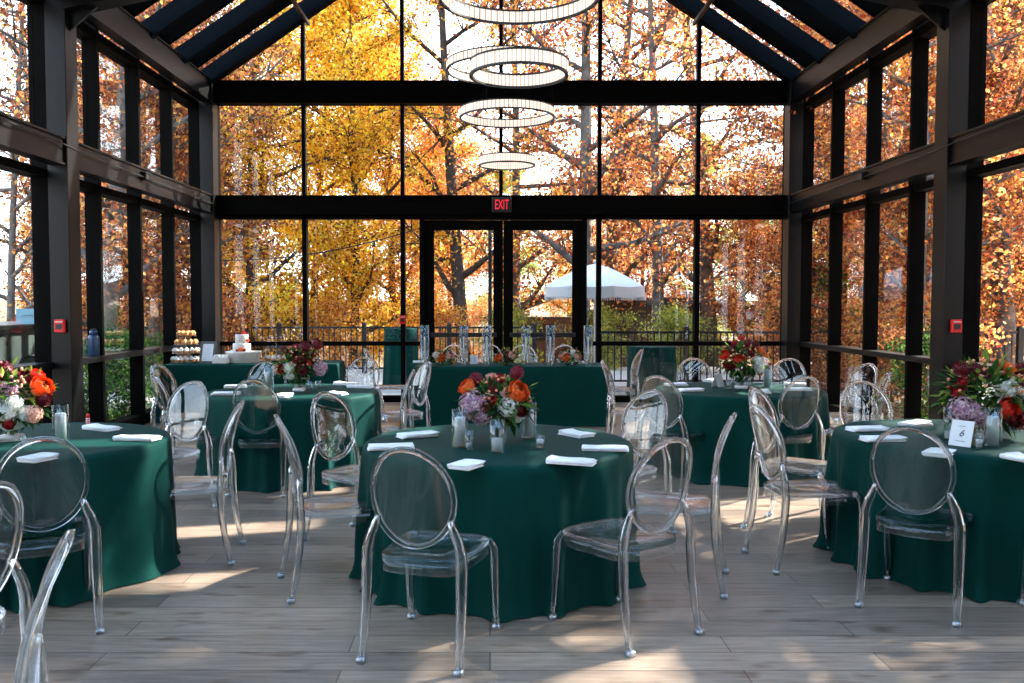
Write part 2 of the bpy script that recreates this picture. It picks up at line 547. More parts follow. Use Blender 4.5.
for z0, z1 in ((Z1a, Z1b), (Z2a, Z2b)):
    g = MB().box((XML, YB - .05, z0 + .02), (XMR, YB + .15, z1 - .02))
    g.box((XML, YB - .12, z0), (XMR, YB + .1, z0 + .022)); g.box((XML, YB - .12, z1 - .022), (XMR, YB + .1, z1))
    trim(g, M_MULL)
yg = YB + .08
for i in range(6):
    a, b = mx[i] + .03, mx[i + 1] - .03
    if i == 0: a = mx[0] + .12
    if i == 5: b = mx[6] - .12
    window(MB().box((a, yg, Z1b), (b, yg + .008, Z2a)))
    # gable pane: a polygon under the slope
    pa = [(a, Z2b - .02), (b, Z2b - .02), (b, zr_(b) + .1), (a, zr_(a) + .1)]
    m = MB().loft([[(x, yg, z) for x, z in pa], [(x, yg + .008, z) for x, z in pa]])
    window(m)
    if i in (2, 3):
        a, b = (a, DX0) if i == 2 else (DX1, b)
    window(MB().box((a, yg, .10), (b, yg + .008, ZR - .045)))
    window(MB().box((a, yg, ZR + .02), (b, yg + .008, Z1a - .07)))
# double door
fr = MB()
fr.box((DX0, YB - .03, 0), (DX0 + .07, YB + .13, 2.86))
fr.box((DX1 - .07, YB - .03, 0), (DX1, YB + .13, 2.86))
fr.box((DX0, YB - .03, 2.84), (DX1, YB + .13, Z1a))
trim(fr, M_MULL, 'dark frame around the double doors')
MID = (DX0 + DX1) / 2
for k, (a, b) in enumerate(((DX0 + .07, MID - .003), (MID + .003, DX1 - .07))):
    d = empty('door_%d' % (k + 1), (a, YB + .03, 0)); tag(d, kind='structure')
    wd = b - a
    f = MB()
    f.box((0, 0, .02), (.15, .05, 2.83)); f.box((wd - .15, 0, .02), (wd, .05, 2.83))
    f.box((.15, 0, 2.68), (wd - .15, .05, 2.83)); f.box((.15, 0, .02), (wd - .15, .05, .28))
    f.build('door_frame', M_MULL, d)
    MB().box((.15, .02, .28), (wd - .15, .028, 2.68)).build('door_glass', M_GLASS, d)
    h = MB().box((.10, -.07, 1.02), (wd - .10, -.035, 1.09), b=.008)
    h.box((.10, -.04, 1.03), (.16, .0, 1.08)); h.box((wd - .16, -.04, 1.03), (wd - .10, .0, 1.08))
    h.build('push_bar', M_BLACK, d)

# unseen near wall behind the camera, finished dark to cut fill light
nw = MB().box((XML - .2, Y0 - .2, 0), (XMR + .2, Y0, 5.0))
nw.add([(XML - .2, Y0 - .2, 5), (XMR + .2, Y0 - .2, 5), (CX, Y0 - .2, 8.1), (XML - .2, Y0, 5), (XMR + .2, Y0, 5), (CX, Y0, 8.1)],
       [(0, 1, 2), (5, 4, 3), (0, 2, 5, 3), (1, 4, 5, 2)])
struct('wall_near', nw, M_CROOF)
for s in (-1, 1):  # solid roof slabs added above the unseen near end to block skylight
    trim(MB().loft([[(CX + s * 4.7, yq, ZE + .30 - SL * .13), (CX, yq, ZE + SL * 4.57 + .30), (CX, yq, ZE + SL * 4.57 + .36), (CX + s * 4.7, yq, ZE + .36 - SL * .13)] for yq in (Y0, -2.5)]), M_ROOF)

# roof: rafters, shade panels, glass ------------------------------------------------
RD = 0.26
ys = []
y = 13.36
while y > Y0: ys.append(y); y -= 1.145
for s in (-1, 1):
    xe = CX + s * 4.57
    for yy in ys:
        m = MB()
        w2 = .10 if yy == ys[0] else .045
        for p, q in (((xe, ZE), (CX, ZE + SL * 4.57)),):
            v = []
            for yo in (-w2, w2):
                v += [(p[0], yy + yo, p[1]), (q[0], yy + yo, q[1]), (q[0], yy + yo, q[1] + RD), (p[0], yy + yo, p[1] + RD)]
            m.loft([v[:4], v[4:]])
        trim(m, M_ROOF)
    # shade panels: one in each bay between rafters, stops short of the next rafter
    for i, yy in enumerate(ys[:-1]):
        if yy < 3.6: continue
        ya, yb = yy - 1.145 + .06, yy - .06
        ya2 = ya
        yb2 = yb - .30
        x0, x1 = xe, CX
        o0, o1 = ZE + RD - .05, ZE + SL * 4.57 + RD - .05
        m = MB().loft([[(x0, yq, o0), (x1, yq, o1), (x1, yq, o1 + .03), (x0, yq, o0 + .03)] for yq in (ya2, yb2)])
        m.loft([[(x0, yq, o0 - .025), (x1, yq, o1 - .025), (x1, yq, o1 + .03), (x0, yq, o0 + .03)] for yq in (yb2 - .03, yb2)])
        trim(m, M_ROOF)
    g = MB().loft([[(xe + s * .15, yq, ZE + RD - SL * .15), (CX, yq, ZE + SL * 4.57 + RD), (CX, yq, ZE + SL * 4.57 + RD + .01), (xe + s * .15, yq, ZE + RD + .01 - SL * .15)] for yq in (Y0, YB + .2)])
    window(g)
    # rods crossing the rafters
    xr = CX + s * 2.95
    zz = ZE + SL * (4.57 - 2.95) - .03
    trim(MB().bar((xr, Y0, zz), (xr, YB - .0, zz), .05, .05), M_STEEL)
    # tapered tie beam at every column
    for yc in YC:
        m = MB()
        p0 = (xe - s * .18, 4.44); p1 = (CX, 4.44 + .215 * 4.39)
        v = [[(p0[0], yq, p0[1]), (p1[0], yq, p1[1]), (p1[0], yq, p1[1] + .26), (p0[0], yq, p0[1] + .26)] for yq in (yc - .02, yc + .22)]
        m.loft(v)
        m.loft([[(xe - s * .15, yq, 4.22), (xe - s * .48, yq, 4.50), (xe - s * .15, yq, 4.52)] for yq in (yc + .09, yc + .12)])
        trim(m, M_STEEL)
ridge = MB().box((CX - .08, Y0, ZE + SL * 4.57 - .12), (CX + .08, YB, ZE + SL * 4.57 + RD - .02))
trim(ridge, M_STEEL)

# ------------------------------------------------------------------ outside: deck, ground
struct('deck', MB().box((-12, YB + .2, -.16), (13, 21.5, -.03)), M_DECK)
gr = MB()
N = 40
vv = []
for j in range(N + 1):
    for i in range(N + 1):
        x = -75 + 150 * i / N; yq = -30 + 150 * j / N
        z = -0.6 + 0.25 * math.sin(x * .13) * math.cos(yq * .1)
        if yq > 30: z += (yq - 30) * .03
        vv.append((x, yq, z))
gr.add(vv, [(j * (N + 1) + i, j * (N + 1) + i + 1, (j + 1) * (N + 1) + i + 1, (j + 1) * (N + 1) + i) for j in range(N) for i in range(N)])
struct('ground', gr, M_GROUND, True)


def fence(x0, x1, y, zt, label, step=.125):
    f = empty('deck_fence', ((x0 + x1) / 2, y, -.03), 0, label, 'fence')
    h = (x1 - x0) / 2
    top = zt + .03
    MB().box((-h, -.03, top - .045), (h, .03, top)).box((-h, -.02, .09), (h, .02, .13)).build('rail', M_BLACK, f)
    n = int((x1 - x0) / 1.9)
    for i in range(n + 1):
        x = -h + (x1 - x0) * i / n
        MB().box((x - .05, -.05, 0), (x + .05, .05, top + .05)).lathe([(.06, 0), (.05, .03), (.001, .05)], 8, (x, 0, top + .05)).build('post', M_BLACK, f)
    b = MB()
    x = -h + step
    while x < h:
        b.box((x - .011, -.011, .1), (x + .011, .011, top - .04)); x += step
    tag(b.build('balusters', M_BLACK, f), kind='stuff')
    return f


fence(-10.5, 1.0, 19.6, 1.02, 'long black metal railing at the far edge of the deck, left of the doors')
fence(1.6, 10.0, 16.4, 1.02, 'nearer black metal railing behind the white umbrella, right of the doors')

# ------------------------------------------------------------------ chairs
def make_chair():
    root = empty('ghost_chair', (0, 0, 0), 0, 'clear chair', 'chair', 'clear acrylic oval back chairs')
    # seat: rounded trapezoid slab, dished
    def outline(k, z, dz=0):
        pts = []
        for j in range(32):
            a = 2 * PI * j / 32
            c, s_ = math.cos(a), math.sin(a)
            e = 0.42
            x = math.copysign(abs(c) ** e, c); yv = math.copysign(abs(s_) ** e, s_)
            wd = .205 + .018 * yv
            pts.append((x * wd * k, yv * .235 * k + .005, z + dz))
        return pts
    m = MB()
    m.loft([outline(.3, .428), outline(.98, .430), outline(1.0, .438), outline(1.0, .448), outline(.97, .456), outline(.85, .450), outline(.3, .444)])
    m.build('seat', M_ACR, root, True)
    m = MB()
    m.loft([outline(.96, .385), outline(.985, .383), outline(.992, .43), outline(.95, .43), outline(.955, .385)], False, False)
    m.build('seat_frame', M_ACRP, root, True)
    for s in (-1, 1):
        m = MB()
        m.tube([(s * .16, .195, .437), (s * .195, .215, .434), (s * .214, .226, .40), (s * .216, .232, .30), (s * .217, .245, .12), (s * .218, .255, .0)],
               [.015, .023, .027, .0255, .021, .017], 8, flat=(1.0, .85))
        m.box((s * .218 - .019, .236, 0), (s * .218 + .019, .274, .026), 1, b=.004)
        m.build('leg', [M_ACR, M_FOOT], root, True)
    for s in (-1, 1):
        m = MB()
        m.tube([(s * .164, -.236, .632), (s * .180, -.238, .592), (s * .203, -.238, .54), (s * .217, -.238, .48), (s * .218, -.236, .42), (s * .219, -.245, .28), (s * .221, -.268, .12), (s * .223, -.292, 0)],
               [.014, .019, .022, .025, .027, .0245, .021, .017], 8, flat=(1.0, .85))
        m.box((s * .223 - .019, -.312, 0), (s * .223 + .019, -.274, .026), 1, b=.004)
        m.build('leg', [M_ACR, M_FOOT], root, True)

    def bp(a, k=1.0):
        x = .193 * k * math.cos(a)
        z = .727 + .224 * k * math.sin(a)
        t = (z - .49) / .465
        yv = -.232 - .02 * t - .085 * t * t + .12 * (x * x) / .2 - .0
        return Vector((x, yv, z))
    m = MB()
    n = 48
    rings = []
    for j in range(n):
        a = 2 * PI * j / n
        p, q = bp(a, 1.02), bp(a, .915)
        d = Vector((0, -.013, 0))
        rings.append([tuple(p + d * .7), tuple(p * 1.0 + Vector((0, .009, 0))), tuple(q - d * .9), tuple(q + d * 1.1), ])
    rings.append(rings[0])
    m.loft(rings, False, False)
    m.build('back_frame', M_ACR, root, True)
    m = MB()
    for off in (-.004, .004):
        rr = [[tuple(bp(2 * PI * j / n, k) + Vector((0, off, 0))) for j in range(n)] for k in (.93, .7, .45, .2, .02)]
        m.loft(rr, False, True)
    m.build('backrest', M_ACRP, root, True)
    return root


CH = [
    # x, y, facing degrees (0 = away from the camera, + = towards the right), label
    (-.254, 3.90, 17.6, 'clear oval-back chair at the front left of the central green table, seen from behind'),
    (.63, 4.12, -35, 'clear chair at the front right of the central table, seat towards the cloth'),
    (1.01, 4.80, -74, 'clear chair edge-on at the right side of the central table'),
    (.86, 5.77, -128, 'clear chair behind the right side of the central table, its oval back face on'),
    (-.83, 4.74, 70, 'clear chair edge-on at the left side of the central table'),
    (-.84, 5.63, 125, 'clear chair at the back left of the central table, before the rear left cloth'),
    (-2.40, 6.36, 203, 'clear chair behind the back right edge of the front left table'),
    (-2.17, 4.16, -30, 'clear chair in front of the front left table, oval back over its folded napkin'),
    (-1.85, 5.27, -97, 'clear chair edge-on at the right side of the front left table'),
    (-1.405, 2.12, -112, 'partly cut off clear chair edge-on in the bottom left corner of the floor'),
    (-1.98, 2.99, -70, 'clear chair cut off by the left edge, nearer than the front left table'),
    (-1.86, 7.18, 3, 'clear chair in front of the rear left table, oval back over its dark cloth'),
    (-2.95, 8.45, 102, 'clear chair farthest left, beside the dessert table corner at the glass wall'),
    (-2.49, 7.35, 60, 'clear chair left of the rear left table, second from the glass wall'),
    (-2.20, 8.68, 158, 'clear chair behind the rear left table, facing the camera beside the flowers'),
    (-1.45, 9.35, 190, 'clear chair behind the right of the rear left table against the bright deck'),
    (-1.02, 7.80, -93, 'clear chair at the right side of the rear left table showing a rainbow sheen'),
    (-.93, 8.75, -118, 'clear chair by the left end of the long head table, edge-on'),
    (2.50, 7.42, -16, 'clear chair in front of the rear right table at its right'),
    (1.60, 7.43, 42, 'clear chair in front of the rear right table at its left, angled to the right'),
    (2.19, 9.12, 184, 'clear chair behind the rear right table, left of the flowers'),
    (3.06, 9.12, 214, 'clear chair behind the rear right table, right of the flowers'),
    (1.48, 8.90, 105, 'clear chair edge-on to the right of the head table, facing the rear right table'),
    (3.45, 8.52, -108, 'clear chair right of the rear right table, the farther one by the right glass wall'),
    (3.15, 7.62, -75, 'clear chair right of the rear right table, the nearer one by the right glass wall'),
    (2.24, 4.47, 38, 'clear chair in front of the front right table, oval back below the numbered card'),
    (1.90, 5.16, 84, 'clear chair left of the front right table, nearer of the overlapping pair'),
    (2.12, 5.92, 130, 'clear chair left of the front right table, farther of the overlapping pair'),
    (2.85, 6.32, 180, 'clear chair behind the front right table, oval back above its napkins'),
    (2.98, 4.18, -8, 'clear chair whose front leg shows at the right edge of the photo'),
    (1.62, 11.15, -92, 'clear chair at the right end of the head table facing left'),
    (-1.32, 11.45, 90, 'clear chair at the left end of the head table facing right'),
    (-.52, 12.15, 180, 'clear chair behind the head table, first from the left'),
    (.00, 12.15, 180, 'clear chair behind the head table, second from the left'),
    (.48, 12.15, 180, 'clear chair behind the head table, third from the left'),
    (1.06, 12.15, 180, 'clear chair behind the head table, fourth from the left'),
]
proto = make_chair()
for i, (x, y, a, lab) in enumerate(CH):
    if i == 0:
        proto.location = (x, y, 0); proto.rotation_euler = (0, 0, -math.radians(a)); proto['label'] = lab
    else:
        copy_tree(proto, (x, y, 0), -math.radians(a), label=lab)

# ------------------------------------------------------------------ tables and cloths
TZ = 0.75


def round_cloth(cx, cy_, seed, label, short, rz=0.0, R=.772):
    rnd = random.Random(seed)
    t = empty('round_table', (cx, cy_, 0), 0, None, None)
    tag(t, 'round banquet table hidden under the ' + short, 'table', 'round banquet tables')
    MB().lathe([(.001, .715), (.75, .715), (.755, .73), (.75, .744), (.001, .744)], 48).build('tabletop', M_CABIN, t, True)
    for k in range(4):
        a = PI / 4 + k * PI / 2
        MB().tube([(.45 * math.cos(a), .45 * math.sin(a), .715), (.5 * math.cos(a), .5 * math.sin(a), 0)], .014, 8).build('leg', M_BLACK, t)
    nth, nz = 320, 22
    K = 15
    ph = [rnd.uniform(0, 2 * PI) for _ in range(6)]
    amp = [rnd.uniform(.6, 1.0) for _ in range(6)]

    def fold(th):
        u = th + .16 * math.sin(2 * th + ph[0]) + .10 * math.sin(3 * th + ph[1])
        v = amp[0] * (2 * abs(math.cos(K * u * .5 + ph[2])) ** 1.6 - 1) + .35 * math.cos((K * 2 + 1) * u + ph[3]) * amp[1] + .35 * math.cos(7 * th + ph[4])
        return v
    rings = []
    for r_, z in ((.001, TZ + .002), (.25, TZ + .002), (.5, TZ + .002), (.70, TZ + .002), (R - .022, TZ + .001), (R - .006, TZ - .006), (R + .002, TZ - .022)):
        rings.append([(r_ * math.cos(2 * PI * j / nth), r_ * math.sin(2 * PI * j / nth), z) for j in range(nth)])
    for i in range(1, nz + 1):
        t_ = i / nz
        z = (TZ - .022) * (1 - t_) + .006 * t_
        ring = []
        for j in range(nth):
            th = 2 * PI * j / nth
            fv = fold(th)
            A = .043 * min(1, t_ * 1.4) ** .7
            f2 = fv if fv > 0 else fv * .75
            r_ = R + .004 + .018 * t_ + A * f2
            if t_ > .86:
                q = (t_ - .86) / .14
                r_ += q * q * (.014 + .02 * max(0, fv))
            tw = .035 * t_ * math.sin(5 * th + ph[5])
            ring.append((r_ * math.cos(th + tw), r_ * math.sin(th + tw), z + (0 if t_ < 1 else 0)))
        rings.append(ring)
    o = MB().loft(rings, True, False).build('tablecloth', M_CLOTH, None, True, (cx, cy_, 0), rz)
    tag(o, label, 'tablecloth', 'dark green floor-length round cloths')
    return o


T1 = (.045, 5.01); T0 = (-2.69, 5.05); T2 = (-1.79, 7.86); T3 = (2.31, 8.06); T4 = (2.90, 5.22)
round_cloth(*T1, 11, 'dark green cloth on the central front round table', 'central green cloth', 2.6)
round_cloth(*T0, 12, 'dark green cloth on the front left round table beside the glass wall', 'front left green cloth', 0)
round_cloth(*T2, 13, 'dark green cloth on the rear left round table in front of the desserts', 'rear left green cloth', 0)
round_cloth(*T3, 14, 'dark green cloth on the rear right round table behind the clear chairs', 'rear right green cloth', 0)
round_cloth(*T4, 15, 'dark green cloth on the front right round table with the numbered card', 'front right green cloth', 0)


def rect_cloth(cx, cy_, w_, d_, rz, seed, label, h=TZ):
    rnd = random.Random(seed)
    t = empty('banquet_table', (cx, cy_, 0), rz)
    tag(t, 'long folding table hidden under the %s cloth' % ('head table' if seed == 21 else 'dessert table'), 'table', 'long folding tables')
    MB().box((-w_ / 2 + .01, -d_ / 2 + .01, h - .035), (w_ / 2 - .01, d_ / 2 - .01, h - .006), b=.006).build('tabletop', M_CABIN, t)
    for sx_ in (-1, 1):
        for sy_ in (-1, 1):
            MB().tube([(sx_ * (w_ / 2 - .2), sy_ * (d_ / 2 - .1), h - .035), (sx_ * (w_ / 2 - .2), sy_ * (d_ / 2 - .1), 0)], .014, 8).build('leg', M_BLACK, t)
    per = []
    def seg(a, b, n):
        for i in range(n):
            per.append((a[0] + (b[0] - a[0]) * i / n, a[1] + (b[1] - a[1]) * i / n))
    x, yv = w_ / 2, d_ / 2
    seg((-x, -yv), (x, -yv), 150); seg((x, -yv), (x, yv), 50); seg((x, yv), (-x, yv), 150); seg((-x, yv), (-x, -yv), 50)
    n = len(per)
    nor = []
    for j in range(n):
        a, b = per[j - 1], per[(j + 1) % n]
        dx, dy = b[0] - a[0], b[1] - a[1]
        l = math.hypot(dx, dy) or 1
        nor.append((dy / l, -dx / l))
    ph = [rnd.uniform(0, 6.28) for _ in range(5)]
    rings = []
    for k in (.02, .6, .97):
        rings.append([(p[0] * k, p[1] * k, h + .002) for p in per])
    rings.append([(p[0] * .995, p[1] * .995, h - .002) for p in per])
    NZ = 16
    for i in range(NZ + 1):
        t_ = i / NZ
        z = (h - .018) * (1 - t_) + .006 * t_
        ring = []
        for j, p in enumerate(per):
            s_ = j / n * (w_ * 2 + d_ * 2)
            corner = min(1, min(abs(p[0]) / x, 1) * min(abs(p[1]) / yv, 1))
            corner = corner ** 8
            f = .5 * math.sin(9 * s_ + ph[0] + 1.5 * math.sin(s_ * 1.7 + ph[2])) + .35 * math.sin(21 * s_ + ph[1]) + .3 * math.sin(3.1 * s_ + ph[3])
            off = .006 + t_ * .028 + t_ ** .8 * .016 * f + corner * t_ * .09
            if t_ > .88: off += ((t_ - .88) / .12) ** 2 * .02
            ring.append((p[0] + nor[j][0] * off, p[1] + nor[j][1] * off, z))
        rings.append(ring)
    o = MB().loft(rings, True, False).build('tablecloth', M_CLOTH, None, True, (cx, cy_, 0), rz)
    return tag(o, label, 'tablecloth')


rect_cloth(.26, 11.28, 2.44, .76, 0, 21, 'dark green cloth on the long head table in front of the doors')
rect_cloth(-3.15, 11.72, 2.25, .80, .05, 22, 'dark green cloth on the long dessert table at the back left corner')

# ------------------------------------------------------------------ napkins
def make_napkin(seed, L=.235, W=.115):
    rnd = random.Random(seed)
    m = MB()
    nl = 4
    for k in range(nl):
        z0 = .0035 + k * .0055
        dx, dy = rnd.uniform(-.006, .006), rnd.uniform(-.006, .006)
        sk = rnd.uniform(-.03, .03) * (k / nl)
        lift = rnd.uniform(.0, .012) * k / nl
        nx, ny = 10, 4
        top, bot = [], []
        for j in range(ny + 1):
            for i in range(nx + 1):
                u, v = i / nx * 2 - 1, j / ny * 2 - 1
                x = u * L / 2 * (1 - .015 * k) + dx; yv = v * W / 2 + dy + sk * u
                e = min(1, (1 - abs(v)) * 6)
                z = z0 + lift * max(0, u) ** 2 + .0018 * math.sin(3 * u + k) * (k > 0)
                top.append((x, yv, z + .0026 * (.4 + .6 * e))); bot.append((x, yv, z - .0022))
        n0 = len(top)
        f = []
        for j in range(ny):
            for i in range(nx):
                a = j * (nx + 1) + i
                q = (a, a + 1, a + nx + 2, a + nx + 1)
                f.append(q); f.append(tuple(n0 + t for t in reversed(q)))
        per = [i for i in range(nx + 1)] + [(j + 1) * (nx + 1) - 1 for j in range(1, ny + 1)] + [ny * (nx + 1) + i for i in range(nx - 1, -1, -1)] + [j * (nx + 1) for j in range(ny - 1, 0, -1)]
        for a in range(len(per)):
            b = per[(a + 1) % len(per)]; a = per[a]
            f.append((b, a, n0 + a, n0 + b))
        m.add(top + bot, f)
    # rolled fold along one long edge
    m.tube([(-L / 2 * .97, W / 2 - .006, .014), (0, W / 2 - .004, .015), (L / 2 * .97, W / 2 - .008, .015)], [.0125, .0115, .013], 10, flat=(1, 1))
    return m.mesh('napkin', M_NAP, True)


NAPM = [make_napkin(s, L, W) for s, L, W in ((1, .235, .10), (2, .20, .115), (3, .25, .095), (4, .15, .11))]


def wp(px, py, z):
    """position on the horizontal plane z seen at a photo position (used once, to read the layout)"""
    d = cam.rotation_euler.to_matrix() @ Vector((px - 490, 341.5 - py, -FPX))
    t = (z - CAMZ) / d.z
    return (d.x * t, d.y * t)


NAPS = [
    (391, 446, 80, 2, 'white folded napkin nearest the left edge of the central table'),
    (418, 434, 60, 0, 'white folded napkin at the back left of the central table'),
    (466, 464, 30, 3, 'short white folded napkin at the front edge of the central table'),
    (577, 433, -35, 1, 'white folded napkin at the back right of the central table, its corner raised'),
    (605, 447, -80, 2, 'long white folded napkin at the right edge of the central table'),
    (571, 460, -70, 0, 'white folded napkin at the front right of the central table'),
    (38, 457, 20, 3, 'white folded napkin behind the clear chair back on the front left table'),
    (101, 427, -60, 0, 'white folded napkin at the back of the front left table, beside the red-capped tube'),
    (137, 437, -80, 2, 'white folded napkin nearest the right edge of the front left table'),
    (6, 438, 60, 1, 'white napkin at the left photo edge, under the front left flowers'),
    (868, 428, 80, 2, 'white folded napkin at the far left edge of the front right table'),
    (883, 438, 85, 0, 'white folded napkin at the near left edge of the front right table'),
    (938, 452, 40, 3, 'white folded napkin in front of the numbered card on the front right table'),
    (916, 423, 60, 1, 'white folded napkin at the back of the front right table'),
    (1021, 457, -20, 3, 'white napkin cut off by the right edge of the photo on the front right table'),
    (235, 386, 80, 1, 'white folded napkin at the back left edge of the rear left table'),
    (226, 393, 85, 0, 'white folded napkin at the front left edge of the rear left table'),
    (283, 395, 10, 3, 'short white napkin at the front edge of the rear left table'),
    (345, 383, -60, 1, 'white folded napkin at the back right of the rear left table'),
    (360, 386, -75, 0, 'white folded napkin at the right edge of the rear left table near the clear chair'),
    (337, 393, -70, 3, 'white folded napkin at the front right of the rear left table'),
    (676, 384, 75, 1, 'white folded napkin at the back left of the rear right table'),
    (690, 389.5, 70, 0, 'white folded napkin at the front left of the rear right table'),
    (762, 391, 0, 3, 'short white napkin at the front edge of the rear right table behind a clear chair'),
    (798, 388.5, -80, 0, 'white folded napkin at the right edge of the rear right table'),
    (795, 383.5, -75, 1, 'white folded napkin at the back right of the rear right table'),
    (711, 380, 40, 3, 'white napkin at the back of the rear right table, left of the small card'),
    (419, 361.5, 80, 3, 'white napkin at the left end of the head table'),
    (578, 362, 80, 3, 'white napkin towards the right end of the head table'),
]
for px, py, a, k, lab in NAPS:
    x, y = wp(px, py, TZ + .02)
    o = bpy.data.objects.new('napkin', NAPM[k])
    COL.objects.link(o)
    o.location = (x, y, TZ + .003); o.rotation_euler = (0, 0, PI / 2 - math.radians(a) + (PI / 2 if False else 0))
    o.rotation_euler = (0, 0, math.radians(90 - a) if abs(a) < 50 else math.radians(90 - a))
    tag(o, lab, 'napkin', 'folded white napkins on the tables')

# ------------------------------------------------------------------ flowers
def petal_patch(R, th0, th1, w_, az, flare=.12, nu=4, nv=4, tip=.35):
    v = []
    for j in range(nv + 1):
        t = j / nv
        th = th0 + (th1 - th0) * t
        rr = R * (1 + flare * t * t)
        ww = w_ * math.sin(PI * min(1, .15 + t * (1 - tip * .5) * .85))
        for i in range(nu + 1):
            u = i / nu * 2 - 1
            a = az + u * ww
            r2 = rr * (1 - .05 * u * u)
            v.append((r2 * math.sin(th) * math.cos(a), r2 * math.sin(th) * math.sin(a), -r2 * math.cos(th)))
    f = [(j * (nu + 1) + i, j * (nu + 1) + i + 1, (j + 1) * (nu + 1) + i + 1, (j + 1) * (nu + 1) + i) for j in range(nv) for i in range(nu)]
    return v, f


def bloom_mesh(kind, mat):
    rnd = random.Random(hash(kind) % 1000 if False else len(kind))
    m = MB()
    if kind == 'rose':           # unit radius
        m.ball((0, 0, -.15), .42, 8, 6)
        for L, (R, th1, n, fl) in enumerate(((.45, 2.75, 4, .0), (.58, 2.6, 5, .02), (.7, 2.4, 6, .06), (.82, 2.15, 7, .12), (.95, 1.85, 8, .22))):
            for k in range(n):
                m.add(*petal_patch(R, .5, th1 + rnd.uniform(-.1, .1), 1.5 * PI / n, 2 * PI * k / n + L * .7, fl))
    elif kind == 'dahlia':
        m.ball((0, 0, 0), .72, 10, 8)
        ga = 2.39996
        N_ = 90
        for k in range(N_):
            zz = 1 - 1.75 * (k + .5) / N_
            th = math.acos(-zz)      # from bottom
            a = k * ga
            d = Vector((math.sin(th) * math.cos(a), math.sin(th) * math.sin(a), -math.cos(th)))
            s_ = d.cross(Vector((0, 0, 1)))
            s_ = s_.normalized() if s_.length > .01 else Vector((1, 0, 0))
            u = s_.cross(d)
            b, tp = d * .68, d * 1.0 + u * .12
            wv = s_ * .14
            m.add([b - wv * .7, b + wv * .7, d * .9 + wv, tp, d * .9 - wv], [(0, 1, 2, 4), (4, 2, 3)])
    elif kind == 'hydrangea':
        m.ball((0, 0, 0), .74, 10, 8, 0)
        ga = 2.39996
        N_ = 115
        for k in range(N_):
            zz = 1 - 1.7 * (k + .5) / N_
            r_ = math.sqrt(max(0, 1 - zz * zz)); a = k * ga
            d = Vector((r_ * math.cos(a), r_ * math.sin(a), zz)) * rnd.uniform(.78, 1.08)
            dn = (d.normalized() + Vector((rnd.uniform(-.5, .5), rnd.uniform(-.5, .5), rnd.uniform(-.3, .5)))).normalized()
            s_ = dn.cross(Vector((.3, .2, 1))).normalized(); u = s_.cross(dn)
            for q in range(4):
                an = q * PI / 2 + k
                e = s_ * math.cos(an) + u * math.sin(an); g = s_ * math.cos(an + PI / 2) + u * math.sin(an + PI / 2)
                m.add([d - dn * .03, d + e * .10 + g * .085 + dn * .03, d + e * .19 + dn * .02, d + e * .10 - g * .085 + dn * .03], [(0, 1, 2, 3)])
        return m.mesh(kind, [{'petal_mauve': H_MAUVE, 'petal_white': H_WHITE, 'petal_blush': H_BLUSH}[mat.name], M_STEM], False)
    return m.mesh(kind, mat, True)


BM = {}


def bloom(kind, mat):
    k = (kind, mat.name)
    if k not in BM: BM[k] = bloom_mesh(kind, mat)
    return BM[k]


def leaf_cluster(rnd, center, spread, n, size, droop=0.0):
    m = MB()
    for _ in range(n):
        d = Vector((rnd.gauss(0, 1), rnd.gauss(0, 1), rnd.gauss(0, .8))).normalized()
        p = Vector(center) + Vector((d.x * spread[0], d.y * spread[1], d.z * spread[2])) * rnd.uniform(.55, 1.05)
        ax = (d + Vector((rnd.uniform(-.5, .5), rnd.uniform(-.5, .5), rnd.uniform(-.4, .5) - droop))).normalized()
        s_ = ax.cross(Vector((rnd.uniform(-.3, .3), rnd.uniform(-.3, .3), 1))).normalized()
        nn = s_.cross(ax)
        L = size * rnd.uniform(.6, 1.3); W = L * .24
        m.add([p, p + ax * L * .4 + s_ * W, p + ax * L * .45 + nn * L * -.06, p + ax * L * .4 - s_ * W, p + ax * L + nn * -.1 * L],
              [(0, 1, 2), (0, 2, 3), (1, 4, 2), (2, 4, 3)])
    return m


BN = {'rose': 'rose', 'dahlia': 'dahlia', 'hydrangea': 'hydrangea'}


